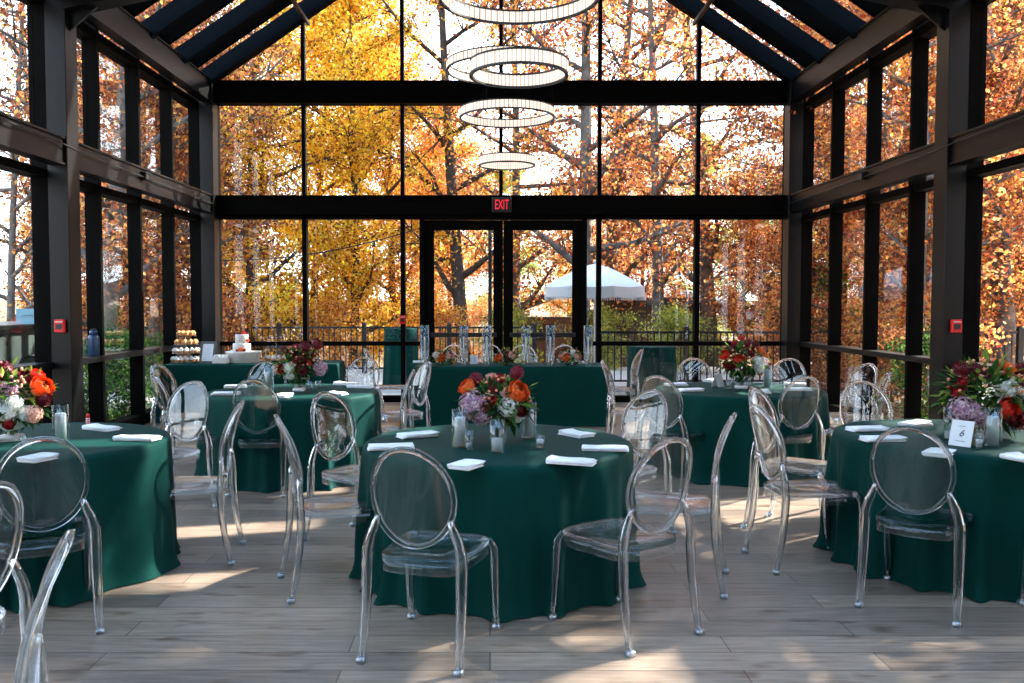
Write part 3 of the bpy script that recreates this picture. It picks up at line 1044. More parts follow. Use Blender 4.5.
def arrangement(name, x, y, label, R, H, vase, blooms, seed, cat='flowers', nleaf=260, nfl=26, group='flower arrangements on the tables'):
    """R: half width, H: height of the bouquet centre above the cloth"""
    rnd = random.Random(seed)
    root = empty(name, (x, y, TZ + .003), 0, label, cat, group)
    if vase == 'compote':
        m = MB().box((-.055, -.055, 0), (.055, .055, .035), b=.006).lathe([(.03, .035), (.022, .05), (.03, .06), (.07, .075), (.098, .11), (.105, .15), (.098, .15), (.09, .112), (.06, .085), (.001, .08)], 24)
        m.build('vase', M_WHITE, root, True)
    elif vase == 'glassbowl':
        m = MB().box((-.05, -.05, 0), (.05, .05, .03), b=.005)
        m.build('vase_foot', M_WHITE, root, True)
        MB().lathe([(.02, .03), (.05, .04), (.085, .07), (.10, .11), (.095, .15), (.091, .15), (.096, .11), (.08, .075), (.045, .047), (.001, .045)], 24).build('vase', M_VGL, root, True)
    elif vase == 'low':
        MB().lathe([(.05, 0), (.06, .005), (.065, .05), (.06, .05), (.055, .012), (.001, .01)], 20).build('vase', M_VGL, root, True)
    else:
        MB().lathe([(.001, 0), (.045, 0), (.047, .01), (.047, .16), (.044, .16), (.044, .012), (.001, .012)], 24).build('vase', M_VGL, root, True)
    st = MB()
    for bx, by, bz, r, kind, mat in blooms:
        st.tube([(rnd.uniform(-.02, .02), rnd.uniform(-.02, .02), .03), (bx * .35, by * .35, H * .55), (bx, by, bz - r * .5)], [.0028, .0025, .002], 5)
    for _ in range(14):
        a = rnd.uniform(0, 2 * PI); rr = rnd.uniform(.3, 1.0) * R
        st.tube([(0, 0, .05), (rr * .4 * math.cos(a), rr * .4 * math.sin(a), H * .7), (rr * math.cos(a), rr * math.sin(a), H + rnd.uniform(-.05, .10))], .0018, 4)
    st.build('stems', M_STEM, root)
    tag(leaf_cluster(rnd, (0, 0, H), (R * .98, R * .8, R * .62), nleaf, R * .38, .25).build('foliage', M_GREENL, root), kind='stuff')
    tag(leaf_cluster(rnd, (0, 0, H + R * .15), (R, R * .8, R * .72), nleaf // 3, R * .30, 0).build('foliage', M_LIME, root), 'lime green leaves', kind='stuff')
    b = MB()
    for _ in range(nfl * 2):
        d = Vector((rnd.gauss(0, 1), rnd.gauss(0, 1), abs(rnd.gauss(0, .8)))).normalized()
        b.ball((d.x * R * 1.0, d.y * R * .8, H + d.z * R * .85), R * .045, 6, 4)
    tag(b.build('berries', M_BERRY, root, True), kind='stuff')
    b = MB()
    for _ in range(nfl):
        d = Vector((rnd.gauss(0, 1), rnd.gauss(0, 1), rnd.gauss(.2, .7))).normalized()
        c = Vector((d.x * R * .95, d.y * R * .8, H + d.z * R * .7))
        for q in range(5):
            e = Vector((math.cos(q * 1.257), math.sin(q * 1.257), rnd.uniform(0, .6))) * R * .09
            g = Vector((-e.y, e.x, 0)) * .5
            b.add([c, c + e * .6 + g, c + e, c + e * .6 - g], [(0, 1, 2, 3)])
    tag(b.build('filler_flowers', M_BLUSH, root), kind='stuff')
    for bx, by, bz, r, kind, mat in blooms:
        o = bpy.data.objects.new(BN[kind], bloom(kind, mat))
        COL.objects.link(o); o.parent = root
        o.location = (bx, by, bz); o.scale = (r, r, r)
        n = Vector((bx * 1.2, by * 1.2 - .08, max(.06, bz - H + .10))).normalized()
        o.rotation_euler = n.to_track_quat('Z', 'Y').to_euler()
        o['label'] = mat.name.replace('petal_', '').replace('_', ' ') + ' ' + kind
    return root


# central table flowers, measured from the photo (s = 175 px per metre, foot at y about 443)
arrangement('flower_arrangement', .05, 5.02, 'tall loose bouquet of orange, burgundy, mauve and white flowers on the central table', .19, .22, 'cyl', [
    (.105, -.03, .395, .046, 'dahlia', M_BURG), (-.13, .0, .355, .046, 'dahlia', M_BURG),
    (-.185, -.02, .315, .050, 'rose', M_ORANGE), (.11, -.10, .295, .060, 'rose', M_ORANGE),
    (.01, .0, .365, .034, 'rose', M_CRIM), (-.02, -.05, .315, .042, 'dahlia', M_DRED),
    (-.145, -.08, .215, .085, 'hydrangea', M_PINK), (-.10, -.10, .155, .055, 'hydrangea', M_PINK),
    (.055, -.12, .205, .058, 'hydrangea', M_WPET), (.10, -.08, .165, .05, 'hydrangea', M_WPET),
    (.125, -.13, .185, .032, 'rose', M_DRED), (-.06, -.12, .225, .030, 'rose', M_CRIM),
    (-.03, -.13, .25, .026, 'rose', M_CRIM), (.04, -.09, .29, .034, 'rose', M_BLUSH),
    (-.045, .03, .37, .030, 'rose', M_BLUSH), (-.09, -.12, .19, .028, 'rose', M_CRIM),
], 31)

arrangement('flower_arrangement', -2.78, 5.02, 'full bouquet of white, dark red and orange flowers on the front left table', .22, .24, 'compote', [
    (.16, -.14, .175, .045, 'hydrangea', M_WPET), (.08, -.17, .185, .055, 'hydrangea', M_WPET), (.12, -.17, .235, .045, 'hydrangea', M_WPET), (.03, -.17, .21, .04, 'hydrangea', M_WPET),
    (.215, -.06, .315, .062, 'rose', M_ORANGE), (.235, -.08, .25, .045, 'dahlia', M_DRED),
    (.10, .0, .36, .055, 'rose', M_DRED), (-.02, -.02, .40, .07, 'dahlia', M_DRED), (-.06, -.1, .33, .06, 'rose', M_CRIM), (.15, .02, .38, .04, 'rose', M_CORAL),
    (-.05, -.15, .27, .05, 'rose', M_CORAL), (.05, -.10, .30, .05, 'hydrangea', M_PINK), (.20, -.13, .17, .05, 'hydrangea', M_BLUSH), (-.15, -.08, .3, .06, 'rose', M_CORAL), (.1, -.2, .12, .028, 'rose', M_CRIM),
], 32)
arrangement('flower_arrangement', -1.73, 7.86, 'dark red blooms and white hydrangea in a glass bowl on the rear left table', .20, .24, 'glassbowl', [
    (.06, -.05, .40, .06, 'dahlia', M_DRED), (-.12, .0, .36, .05, 'dahlia', M_DRED), (.02, -.10, .31, .062, 'rose', M_DRED), (.17, .0, .43, .055, 'rose', M_DRED),
    (.06, -.14, .21, .055, 'rose', M_DRED), (-.13, -.10, .21, .042, 'rose', M_CRIM), (-.06, -.13, .22, .05, 'hydrangea', M_WPET), (-.05, -.12, .16, .045, 'hydrangea', M_WPET),
    (.11, -.08, .26, .045, 'rose', M_CRIM), (.20, -.05, .21, .07, 'hydrangea', M_PINK), (-.02, .02, .40, .045, 'rose', M_CRIM), (.13, .04, .33, .04, 'rose', M_BURG), (-.17, -.03, .2, .05, 'hydrangea', M_BLUSH),
], 33)
arrangement('flower_arrangement', 2.34, 8.08, 'bouquet of orange-red and burgundy blooms with one white hydrangea on the rear right table', .21, .25, 'glassbowl', [
    (-.17, -.05, .32, .05, 'rose', M_CORAL), (-.06, -.12, .27, .055, 'rose', M_CORAL), (.19, .0, .34, .055, 'rose', M_ORANGE), (.12, -.12, .25, .065, 'hydrangea', M_WPET), (.13, -.12, .20, .05, 'hydrangea', M_WPET),
    (.05, -.02, .42, .045, 'dahlia', M_DRED), (.12, .0, .41, .05, 'dahlia', M_DRED), (-.08, .0, .37, .05, 'dahlia', M_DRED), (.08, -.06, .34, .045, 'rose', M_DRED), (-.12, -.1, .22, .04, 'rose', M_DRED),
    (.0, .02, .47, .03, 'rose', M_CRIM), (-.06, .02, .43, .03, 'rose', M_CRIM), (.18, -.06, .25, .05, 'hydrangea', M_PINK), (.0, -.12, .17, .035, 'rose', M_DRED), (-.15, -.05, .22, .035, 'rose', M_CRIM),
], 34)
arrangement('flower_arrangement', 2.95, 5.16, 'large red, orange, white and mauve bouquet beside the numbered card', .25, .25, 'compote', [
    (-.20, -.13, .17, .085, 'hydrangea', M_PINK), (-.13, -.15, .14, .06, 'hydrangea', M_PINK),
    (.03, -.18, .19, .060, 'rose', M_CORAL), (.11, .0, .42, .060, 'rose', M_ORANGE), (.11, -.14, .115, .06, 'dahlia', M_DRED), (.06, -.18, .13, .045, 'rose', M_DRED),
    (.05, -.13, .30, .06, 'hydrangea', M_WPET), (.12, -.13, .27, .045, 'hydrangea', M_WPET), (.0, -.12, .26, .04, 'hydrangea', M_WPET),
    (-.16, -.02, .41, .05, 'dahlia', M_DRED), (-.08, -.03, .40, .045, 'dahlia', M_DRED), (.01, .02, .38, .04, 'rose', M_DRED), (-.20, -.06, .28, .042, 'rose', M_CRIM), (-.17, -.07, .34, .03, 'rose', M_CRIM),
    (.19, -.08, .29, .05, 'rose', M_DRED), (.22, -.05, .2, .06, 'hydrangea', M_BLUSH), (.2, .0, .4, .05, 'dahlia', M_DRED),
], 35, nleaf=330)
for px, lab, bl in ((445, 'low posy with an orange rose and burgundy filler at the left of the head table', [(-.02, -.05, .075, .042, 'rose', M_ORANGE), (.07, -.03, .10, .04, 'rose', M_BLUSH), (.02, .0, .11, .035, 'dahlia', M_DRED), (-.07, -.02, .10, .035, 'hydrangea', M_WPET)]),
                    (506, 'low posy with an orange and a pink rose at the middle of the head table', [(-.08, -.03, .07, .042, 'rose', M_ORANGE), (.06, -.05, .10, .042, 'rose', M_BLUSH), (.0, .0, .12, .035, 'dahlia', M_DRED), (.02, -.06, .06, .03, 'rose', M_DRED)]),
                    (567, 'low posy with an orange rose and green leaves at the right of the head table', [(-.05, -.04, .08, .042, 'rose', M_ORANGE), (.08, -.02, .08, .04, 'rose', M_BLUSH), (.03, .0, .12, .035, 'hydrangea', M_WPET), (-.08, .0, .1, .04, 'rose', M_BLUSH)])):
    x, y = wp(px, 363, TZ)
    arrangement('flower_arrangement', x, 11.15, lab, .15, .095, 'low', [(a_ * 1.25, b_ * 1.2, c_ * 1.3, r_ * 1.3, k_, m_) for a_, b_, c_, r_, k_, m_ in bl], px, nleaf=130, nfl=10, group='low posies on the head table')


# ------------------------------------------------------------------ candles, cards, glasses
def pillar_candle(x, y, label, gr=.045, gh=.21, cr=.03, chh=.165, cat='candle', grp='pillar candles in glass cylinders', name='pillar_candle'):
    r = empty(name, (x, y, TZ + .003), 0, label, cat, grp)
    MB().lathe([(.001, 0), (gr, 0), (gr, gh), (gr - .003, gh), (gr - .003, .006), (.001, .006)], 28).build('glass_cylinder', M_VGL, r, True)
    m = MB().lathe([(.001, .007), (cr, .007), (cr, chh - .006), (cr - .005, chh), (cr * .4, chh - .004), (.001, chh - .004)], 20)
    m.build('candle', M_WAX, r, True)
    MB().tube([(0, 0, chh - .005), (.001, 0, chh + .01)], .0013, 5).build('wick', M_WICK, r)
    return r


for px, py, lab in ((61, 442, 'white pillar candle in a glass cylinder on the front left table'),
                    (992.5, 446, 'white pillar candle in a glass cylinder on the front right table, right of the card'),
                    (269, 390, 'white pillar candle in a glass cylinder on the rear left table'),
                    (767, 387.5, 'white pillar candle in a glass cylinder on the rear right table'),
                    (460, 447, 'white pillar candle in a glass cylinder behind the tan card on the central table'),
                    (529, 438, 'white pillar candle in a tall glass at the right of the central bouquet')):
    x, y = wp(px, py, TZ)
    pillar_candle(x, y, lab)


def votive(px, py, label, r_=.028, h=.065, ch=.035):
    x, y = wp(px, py, TZ)
    r = empty('votive_candle', (x, y, TZ + .003), 0, label, 'votive', 'small votive candles on the tables')
    MB().lathe([(.001, 0), (r_ * .85, 0), (r_, h), (r_ - .003, h), (r_ * .85 - .003, .008), (.001, .008)], 20).build('glass_cup', M_VGL, r, True)
    MB().lathe([(.001, .009), (r_ * .72, .009), (r_ * .75, ch), (.001, ch)], 16).build('candle', M_WAX, r, True)


votive(497, 453, 'white votive in a taller clear glass at the front of the central bouquet', .040, .175, .075)
votive(469, 450, 'small white votive in a slim glass left of the central bouquet', .024, .105, .035)
votive(540, 448, 'small votive glass at the right of the central bouquet', .027, .065, .045)
votive(949, 440, 'clear glass holding a low candle left of the numbered card', .034, .19, .05)
votive(979, 449, 'small white votive between the numbered card and the pillar candle', .022, .075, .05)
votive(26, 448, 'small votive below the flowers of the front left table')
votive(310, 389, 'left votive of the close pair right of the flowers on the rear left table')
votive(318, 388, 'right votive of the close pair right of the flowers on the rear left table')
votive(729, 387, 'votive left of the flower bowl on the rear right table')
votive(749, 388, 'votive right of the flower bowl on the rear right table')


def tent_card(px, py, rz, label, txt, front, back, w_=.085, h=.115, tx=None):
    x, y = wp(px, py, TZ)
    r = empty('table_card', (x, y, TZ + .003), rz, label, 'card')
    for s, mt, nm in ((-1, front, 'card_front'), (1, back, 'card_back')):
        yb = s * .038
        m = MB()
        t = .0012
        m.loft([[(-w_ / 2, yb, 0), (w_ / 2, yb, 0), (w_ / 2, yb + t * s, 0), (-w_ / 2, yb + t * s, 0)],
                [(-w_ / 2, 0, h), (w_ / 2, 0, h), (w_ / 2, t * s, h), (-w_ / 2, t * s, h)]])
        m.build(nm, mt, r)
    if txt:
        ang = math.atan2(h, .038)
        text_mesh('number', txt, .055, M_INK, r, (0, -.0215, h * .50), (ang, 0, 0), .0006, .35)
        m = MB()
        for zz, ww in ((.78, .018), (.2, .026)):
            yv = -.038 * (1 - zz) - .0028
            m.box((-ww, yv, h * zz - .001), (ww, yv + .001, h * zz + .001))
        m.build('small_print', M_INK, r)
    return r


tent_card(963, 446, -1.0, 'white tent card with the number 6 on the front right table', '6', M_CARD, M_CARDT, .125, .14)
tent_card(461, 446, -1.15, 'folded tan and white card left of the central bouquet, seen edge-on', None, M_CARDT, M_CARD, .085, .15)
tent_card(718, 387, .6, 'white tent card left of the flowers on the rear right table', None, M_CARD, M_CARD, .09, .12)
tent_card(474, 364, .0, 'small white card with a dark figure on the head table', '1', M_CARD, M_CARD, .10, .11)

# tall hurricane glasses with taper candles on the head table
for px, lab in ((426, 'tall clear taper candle holder at the left end of the head table'), (464, 'tall taper candle holder right of the left posy on the head table'),
                (487, 'tall taper candle holder left of the middle posy on the head table'), (525, 'tall taper candle holder right of the middle posy on the head table'),
                (549, 'tall taper candle holder left of the right posy on the head table'), (586, 'tall taper candle holder at the right end of the head table')):
    x, y = wp(px, 364, TZ)
    r = empty('taper_candle', (x, 11.16, TZ + .003), 0, lab, 'candle', 'tall tapers in glass on the head table')
    MB().lathe([(.001, 0), (.045, 0), (.045, .006), (.012, .012), (.010, .045), (.014, .05), (.014, .065), (.001, .065)], 16).build('holder', M_VGL, r, True)
    MB().lathe([(.058, .0), (.058, .51), (.0555, .51), (.0555, .0)], 24).build('glass_chimney', M_VGL, r, True)
    MB().lathe([(.001, .06), (.011, .06), (.009, .36), (.002, .37), (.001, .37)], 12).build('candle', M_WAX, r, True)
# red capped tube on the left table
x, y = wp(88, 427, TZ)
r = empty('lip_balm_tube', (x, y, TZ + .003), 0, 'small white tube with a red cap standing on the front left table', 'tube')
MB().lathe([(.001, 0), (.012, 0), (.012, .055), (.001, .055)], 14).build('tube_body', M_WHITE, r, True)
MB().lathe([(.001, .055), (.0115, .055), (.0115, .075), (.006, .083), (.001, .083)], 14).build('cap', M_RED, r, True)
for k, z in enumerate((.015, .028, .041)):
    MB().lathe([(.0122, z), (.0124, z + .001), (.0124, z + .006), (.0122, z + .007)], 14).build('printed_band', M_RED, r, True)

# ------------------------------------------------------------------ dessert table
DZ = TZ + .003


def cupcake_mesh(frost):
    m = MB().lathe([(.001, 0), (.020, 0), (.027, .03), (.001, .03)], 12, mi=0)
    m.lathe([(.029, .03), (.030, .038), (.022, .05), (.018, .052), (.014, .062), (.001, .068)], 12, mi=1)
    return m.mesh('cupcake', [M_CAKEB, frost], True)


def tier_stand(px, tiers, label, frosts, y=11.62, grp='cakes', step=.115, what='white-iced'):
    x = (px - 490) / 870 * y
    r = empty('dessert_stand', (x, y, DZ), 0, label, 'stand')
    m = MB()
    for k, rad in enumerate(tiers):
        z = k * step + .012
        MB().lathe([(.001, z), (rad, z), (rad, z + .006), (.001, z + .006)], 32).build('tier', M_VGL, r, True)
    MB().tube([(0, 0, 0), (0, 0, (len(tiers) - 1) * step + .05)], .010, 8).build('post', M_VGL, r, True)
    for k, rad in enumerate(tiers):
        z = DZ + k * step + .0185
        n = max(3, int(2 * PI * (rad - .035) / .066))
        for j in range(n):
            a = 2 * PI * j / n + k
            o = bpy.data.objects.new('cupcake', frosts[k])
            COL.objects.link(o)
            o.location = (x + (rad - .034) * math.cos(a), y + (rad - .034) * math.sin(a), z)
            tag(o, '%s cupcake on tier %s of the %s' % (what if k < 2 else 'caramel-topped', ('one', 'two', 'three', 'four', 'five')[k], 'left stand by the glass wall' if px < 230 else 'stand behind the cake'), 'cupcake', grp)


CW, CC, CK = cupcake_mesh(M_CREAM), cupcake_mesh(pbr('caramel', (.6, .27, .06), .5, 0, .2)), cupcake_mesh(M_CHOC)
tier_stand(186, [.21, .19, .16, .13], 'clear tiered stand of cupcakes at the left end of the dessert table', [CW, CW, CC, CC], 11.60, 'cupcakes on the left stand')
tier_stand(276, [.17, .15, .13], 'clear tiered stand of pastries right of the white cake', [CW, CK, CK], 11.86, 'cupcakes on the right stand', .13)
# framed menu
r = empty('picture_frame', ((206 - 490) / 870 * 11.45, 11.45, DZ), -.25, 'black framed white menu standing on the dessert table', 'picture frame')
tl = .22
fm = MB()
for a, b in (((-.115, 0), (.115, .032)), ((-.115, .262), (.115, .295)), ((-.115, .032), (-.082, .262)), ((.082, .032), (.115, .262))):
    fm.box((a[0], -.008, a[1]), (b[0], .010, b[1]))
f1 = fm.build('frame', M_BLACK, r); f1.rotation_euler = (-tl, 0, 0)
p1 = MB().box((-.083, -.002, .03), (.083, .006, .265)).build('menu_sheet', M_CARD, r); p1.rotation_euler = (-tl, 0, 0)
s1 = MB().bar((0, .05, .18), (0, .13, .0), .05, .006).build('easel_leg', M_BLACK, r)
ln = MB()
for k in range(9):
    ln.box((-.05 + .008 * (k % 3), -.0035, .05 + k * .023), (.05 - .01 * (k % 2), -.002, .053 + k * .023))
l1 = ln.build('print_lines', pbr('grey_ink', (.35, .35, .38), .8), r); l1.rotation_euler = (-tl, 0, 0)
# small white cake (box of meringues)
xq = (221 - 490) / 870 * 11.45
r = empty('small_cake', (xq, 11.45, DZ), 0, 'small square white cake with piped peaks right of the framed menu', 'cake')
MB().box((-.10, -.08, 0), (.10, .08, .085), b=.01).build('cake_body', M_CREAM, r)
for i in range(4):
    for j in range(3):
        MB().lathe([(.024, .085), (.022, .10), (.012, .112), (.001, .122)], 10, (-.07 + i * .047, -.05 + j * .05, 0)).build('piped_peak', M_CREAM, r, True)
# cake drum and two tier cake
xq = (243 - 490) / 870 * 11.65
r = empty('cake_plinth', (xq, 11.65, DZ), 0, 'wide round cream plinth under the two-tier cake', 'cake stand')
MB().lathe([(.001, 0), (.20, 0), (.21, .01), (.215, .115), (.235, .135), (.235, .15), (.001, .15)], 40).build('plinth', M_CREAM, r, True)
r = empty('tiered_cake', (xq - .02, 11.65, DZ + .15), 0, 'two-tier white cake topped with dark red flowers on the round plinth', 'cake')
MB().lathe([(.001, 0), (.115, 0), (.117, .01), (.117, .10), (.11, .108), (.001, .108)], 32).build('lower_tier', M_CREAM, r, True)
MB().lathe([(.001, .108), (.085, .108), (.086, .22), (.08, .228), (.001, .228)], 32).build('upper_tier', M_CREAM, r, True)
for dx, dy, dz, rr, mt in ((-.03, -.03, .24, .03, M_DRED), (.03, -.02, .245, .032, M_CORAL), (.0, .03, .26, .03, M_BURG), (-.05, .02, .235, .025, M_CRIM), (.06, .03, .235, .025, M_DRED),
                           (.02, -.12, .035, .034, M_ORANGE), (.06, -.11, .025, .025, M_DRED), (-.03, -.115, .02, .022, M_CRIM), (.085, -.03, .15, .028, M_CORAL), (.09, -.01, .10, .025, M_BURG)):
    o = bpy.data.objects.new('rose', bloom('rose', mt)); COL.objects.link(o); o.parent = r
    o.location = (dx, dy, dz); o.scale = (rr,) * 3
# dessert glasses
for k, px in enumerate((305, 311, 317)):
    xx = (px - 490) / 870 * 11.6
    r = empty('dessert_glass', (xx, 11.6 + .03 * k, DZ), 0, 'small glass of chocolate dessert, %s of three at the right end of the dessert table' % ('leftmost', 'middle', 'rightmost')[k], 'glass', 'chocolate dessert glasses')
    MB().lathe([(.001, 0), (.026, 0), (.034, .075), (.032, .075), (.024, .006), (.001, .006)], 16).build('glass_cup', M_VGL, r, True)
    MB().lathe([(.001, .008), (.023, .008), (.030, .055), (.001, .06)], 16).build('mousse', M_CHOC if k else M_CAKEB, r, True)

# ------------------------------------------------------------------ small wall fixtures
def call_point(x, y, z, rz, label):
    r = empty('fire_alarm', (x, y, z), rz, label, 'fire alarm', 'red fire alarm pull stations')
    MB().box((-.052, -.045, -.066), (.052, 0, .066), b=.008).build('housing', M_RED, r)
    MB().box((-.03, -.052, -.03), (.03, -.045, .02)).build('pull_handle', M_BLACK, r)
    MB().box((-.038, -.048, .038), (.038, -.045, .046)).build('label_strip', M_WHITE, r)


call_point(-4.30, 8.72, 1.32, 0, 'red fire alarm pull station on the dark column of the left wall')
call_point(4.66, 8.72, 1.32, 0, 'red fire alarm pull station on the dark column of the right wall')
call_point(mx[2], YB - .0, 1.29, 0, 'small red fire alarm pull station on the post left of the doors')

r = empty('exit_sign', (CX + .01, YB - .13, Z1a + .015), 0, 'red lettered exit sign above the double doors', 'sign')
MB().box((-.15, -.05, 0), (.15, .02, .22), b=.008).build('housing', M_BLACK, r)
text_mesh('lettering', 'EXIT', .21, M_EXIT, r, (0, -.053, .11), (PI / 2, 0, 0), .003, 0, .50)

r = empty('water_bottle', (-4.455, 9.77, ZR + .025), 0, 'navy blue bottle standing on the left wall rail', 'bottle')
MB().lathe([(.001, 0), (.058, 0), (.062, .01), (.062, .20), (.055, .225), (.04, .235), (.001, .235)], 24).build('bottle_body', M_BLUE, r, True)
MB().lathe([(.001, .235), (.042, .235), (.044, .275), (.035, .285), (.001, .285)], 20).build('cap', M_BLUE, r, True)
MB().tube([(-.03, 0, .275), (-.03, 0, .30), (.03, 0, .30), (.03, 0, .275)], .006, 6).build('carry_loop', M_BLACK, r)

# cable with clamp on each middle girder
for s, xi, side in ((-1, XL, 'left'), (1, XR, 'right')):
    r = empty('wall_cable', (xi - s * .012, 8.9, Z1a + .15), 0, 'thin black cable with a small clamp along the %s middle girder' % side, 'cable')
    MB().tube([(-s * .012, -4.5, .09), (-s * .012, -.35, .05), (-s * .012, 0, .03), (0, 1.6, .012), (0, 3.0, .0), (0, 4.4, -.01)], .008, 6).build('cable', M_BLACK, r)
    MB().box((-.035, 1.75, -.02), (.03, 1.85, .06), b=.006).box((-.05, 1.72, .05), (.04, 1.9, .075), b=.005).build('clamp', M_BLACK, r)

# ------------------------------------------------------------------ chandeliers
def ring(parent, z, R, h, dx=0, tilt=0.0):
    n = 72
    nn = 288
    o = MB()
    prof = ((R - .012, -h / 2), (R, -h / 2), (R, h / 2), (R - .012, h / 2), (R - .012, -h / 2))
    o.loft([[((r_ + (.004 if (j % 3 == 0 and r_ == R) else 0)) * math.cos(2 * PI * j / nn), (r_ + (.004 if (j % 3 == 0 and r_ == R) else 0)) * math.sin(2 * PI * j / nn), z_) for j in range(nn)] for r_, z_ in prof], False, False)
    o.mi = [1 if (k % nn) % 4 == 0 else 0 for k in range(len(o.f))]
    b = o.build('led_ring', [M_LED, M_LEDR], parent, False, (dx, 0, z))
    t = MB()
    t.lathe([(R - .016, h / 2), (R + .004, h / 2), (R + .004, h / 2 + .012), (R - .016, h / 2 + .012), (R - .016, h / 2)], n)
    t.lathe([(R - .016, -h / 2 - .012), (R + .004, -h / 2 - .012), (R + .004, -h / 2), (R - .016, -h / 2), (R - .016, -h / 2 - .012)], n)
    t.build('metal_rim', M_BLACK, b)
    b.rotation_euler = (tilt, tilt * .5, 0)
    return b


def chandelier(y, label, rings):
    top = ZE + SL * 4.57 - .12
    r = empty('chandelier', (CX, y, rings[0][0]), 0, label, 'chandelier', 'tiered ring chandeliers')
    z0 = rings[0][0]
    MB().lathe([(.12, top - z0 - .04), (.12, top - z0), (.001, top - z0)], 24, cap0=True).build('canopy', M_BLACK, r, True)
    pz = top - z0 - .02
    for z, R, h, dx, tl in rings:
        ring(r, z - z0, R, h, dx, tl)
        for k in range(3):
            a = 2 * PI * k / 3 + R * 9
            MB().tube([(.06 * math.cos(a), .06 * math.sin(a), pz), (dx + R * math.cos(a), R * math.sin(a), z - z0 + h / 2)], .002, 4).build('suspension_wire', M_STEEL, r)


chandelier(8.75, 'far chandelier of three stacked glowing rings over the rear tables', [(3.89, .60, .068, 0, .012), (3.43, .472, .07, 0, 0), (2.96, .28, .07, 0, 0)])
chandelier(5.20, 'near chandelier of glowing rings cut off by the top of the photo', [(3.91, .60, .068, 0, 0), (3.38, .472, .068, 0, 0), (2.93, .288, .066, 0, 0)])

# ------------------------------------------------------------------ outside furniture
def high_top(x, y, r0, h, label):
    nth = 96
    rr = random.Random(int(x * 10))
    rings = []
    for q, z in ((.001, h), (r0 * .7, h), (r0, h - .003), (r0 + .006, h - .02)):
        rings.append([(q * math.cos(2 * PI * j / nth), q * math.sin(2 * PI * j / nth), z) for j in range(nth)])
    for i in range(1, 12):
        t = i / 11
        rings.append([((r0 + .03 * t + .025 * t * math.cos(9 * 2 * PI * j / nth + 1)) * math.cos(2 * PI * j / nth), (r0 + .03 * t + .025 * t * math.cos(9 * 2 * PI * j / nth + 1)) * math.sin(2 * PI * j / nth), h - .02 - (h - .02) * t) for j in range(nth)])
    o = MB().loft(rings, True, False).build('cocktail_table', M_CLOTH, None, True, (x, y, -.03))
    tag(o, label, 'table')


high_top(-1.72, 16.8, .31, 1.10, 'green-clothed high cocktail table outside on the deck, left of the doors')
high_top(2.78, 14.9, .40, .84, 'green-clothed round table outside on the deck under the umbrella')


def umbrella(x, y):
    r = empty('patio_umbrella', (x, y, -.03), .2, 'white fringed patio umbrella open outside on the deck', 'umbrella')
    R, zr2, zt = .95, 1.88, 2.30
    MB().tube([(0, 0, 0), (0, 0, zt)], .022, 10).build('pole', M_WHITE, r, True)
    MB().lathe([(.001, 0), (.25, 0), (.25, .04), (.05, .08), (.03, .25), (.001, .25)], 24).build('base', M_WHITE, r, True)
    n = 8
    m = MB(); rings = []
    for k in range(9):
        t = k / 8
        rad = R * t + .001
        z = zt - (zt - zr2) * (t ** 1.35)
        rg = []
        for j in range(64):
            a = 2 * PI * j / 64
            seg = (a / (2 * PI) * n) % 1
            c = math.cos(PI / n) / math.cos((seg - .5) * 2 * PI / n)
            rg.append((rad * (c * .8 + .2 * 1) * math.cos(a), rad * (c * .8 + .2) * math.sin(a), z - .02 * t * math.sin(PI * seg)))
        rings.append(rg)
    m.loft(rings, True, False)
    m.build('canopy', M_UMB, r, True)
    v = MB()
    v.loft([rings[-1], [(p[0] * 1.01, p[1] * 1.01, p[2] - .19) for p in rings[-1]]], False, False)
    v.build('valance', M_UMB, r, True)
    f = MB()
    for j in range(0, 64):
        for q in (0, .5):
            a = 2 * PI * (j + q) / 64
            f.box((R * .97 * math.cos(a) - .004, R * .97 * math.sin(a) - .004, zr2 - .25), (R * .97 * math.cos(a) + .004, R * .97 * math.sin(a) + .004, zr2 - .17))
    tag(f.build('fringe', M_UMB, r), kind='stuff')
    for k in range(n):
        a = 2 * PI * k / n
        MB().tube([(0, 0, zt - .03), (R * .5 * math.cos(a), R * .5 * math.sin(a), zt - .22), (R * .98 * math.cos(a), R * .98 * math.sin(a), zr2 + .0)], .007, 5).build('rib', M_WHITE, r)
    MB().ball((0, 0, zt + .03), .035, 10, 8).build('finial', M_WHITE, r, True)


umbrella(1.93, 16.0)

# string lights on a wire
r = empty('string_lights', (-4, 16.5, 3.0), 0, 'thin wire of small dark bulbs strung across the trees left of the doors', 'string lights')
pts = [(-3.5 + 7.5 * k / 24, 0, -.45 + .85 * k / 24 - .55 * math.sin(PI * k / 24)) for k in range(25)]
MB().tube(pts, .012, 5).build('wire', M_BLACK, r)
for k in range(2, 24, 3):
    p = pts[k]
    MB().lathe([(.001, -.11), (.03, -.09), (.035, -.06), (.018, -.03), (.015, 0), (.001, 0)], 10, (p[0], p[1], p[2])).build('bulb', M_BLACK, r, True)
MB().tube([(-3.5, 0, -.45), (-3.5, 0, -3.5)], .05, 8).build('end_post', M_BLACK, r)
MB().tube([(4.0, 0, .40), (4.0, 0, -3.03)], .04, 8).build('end_post', M_BLACK, r)

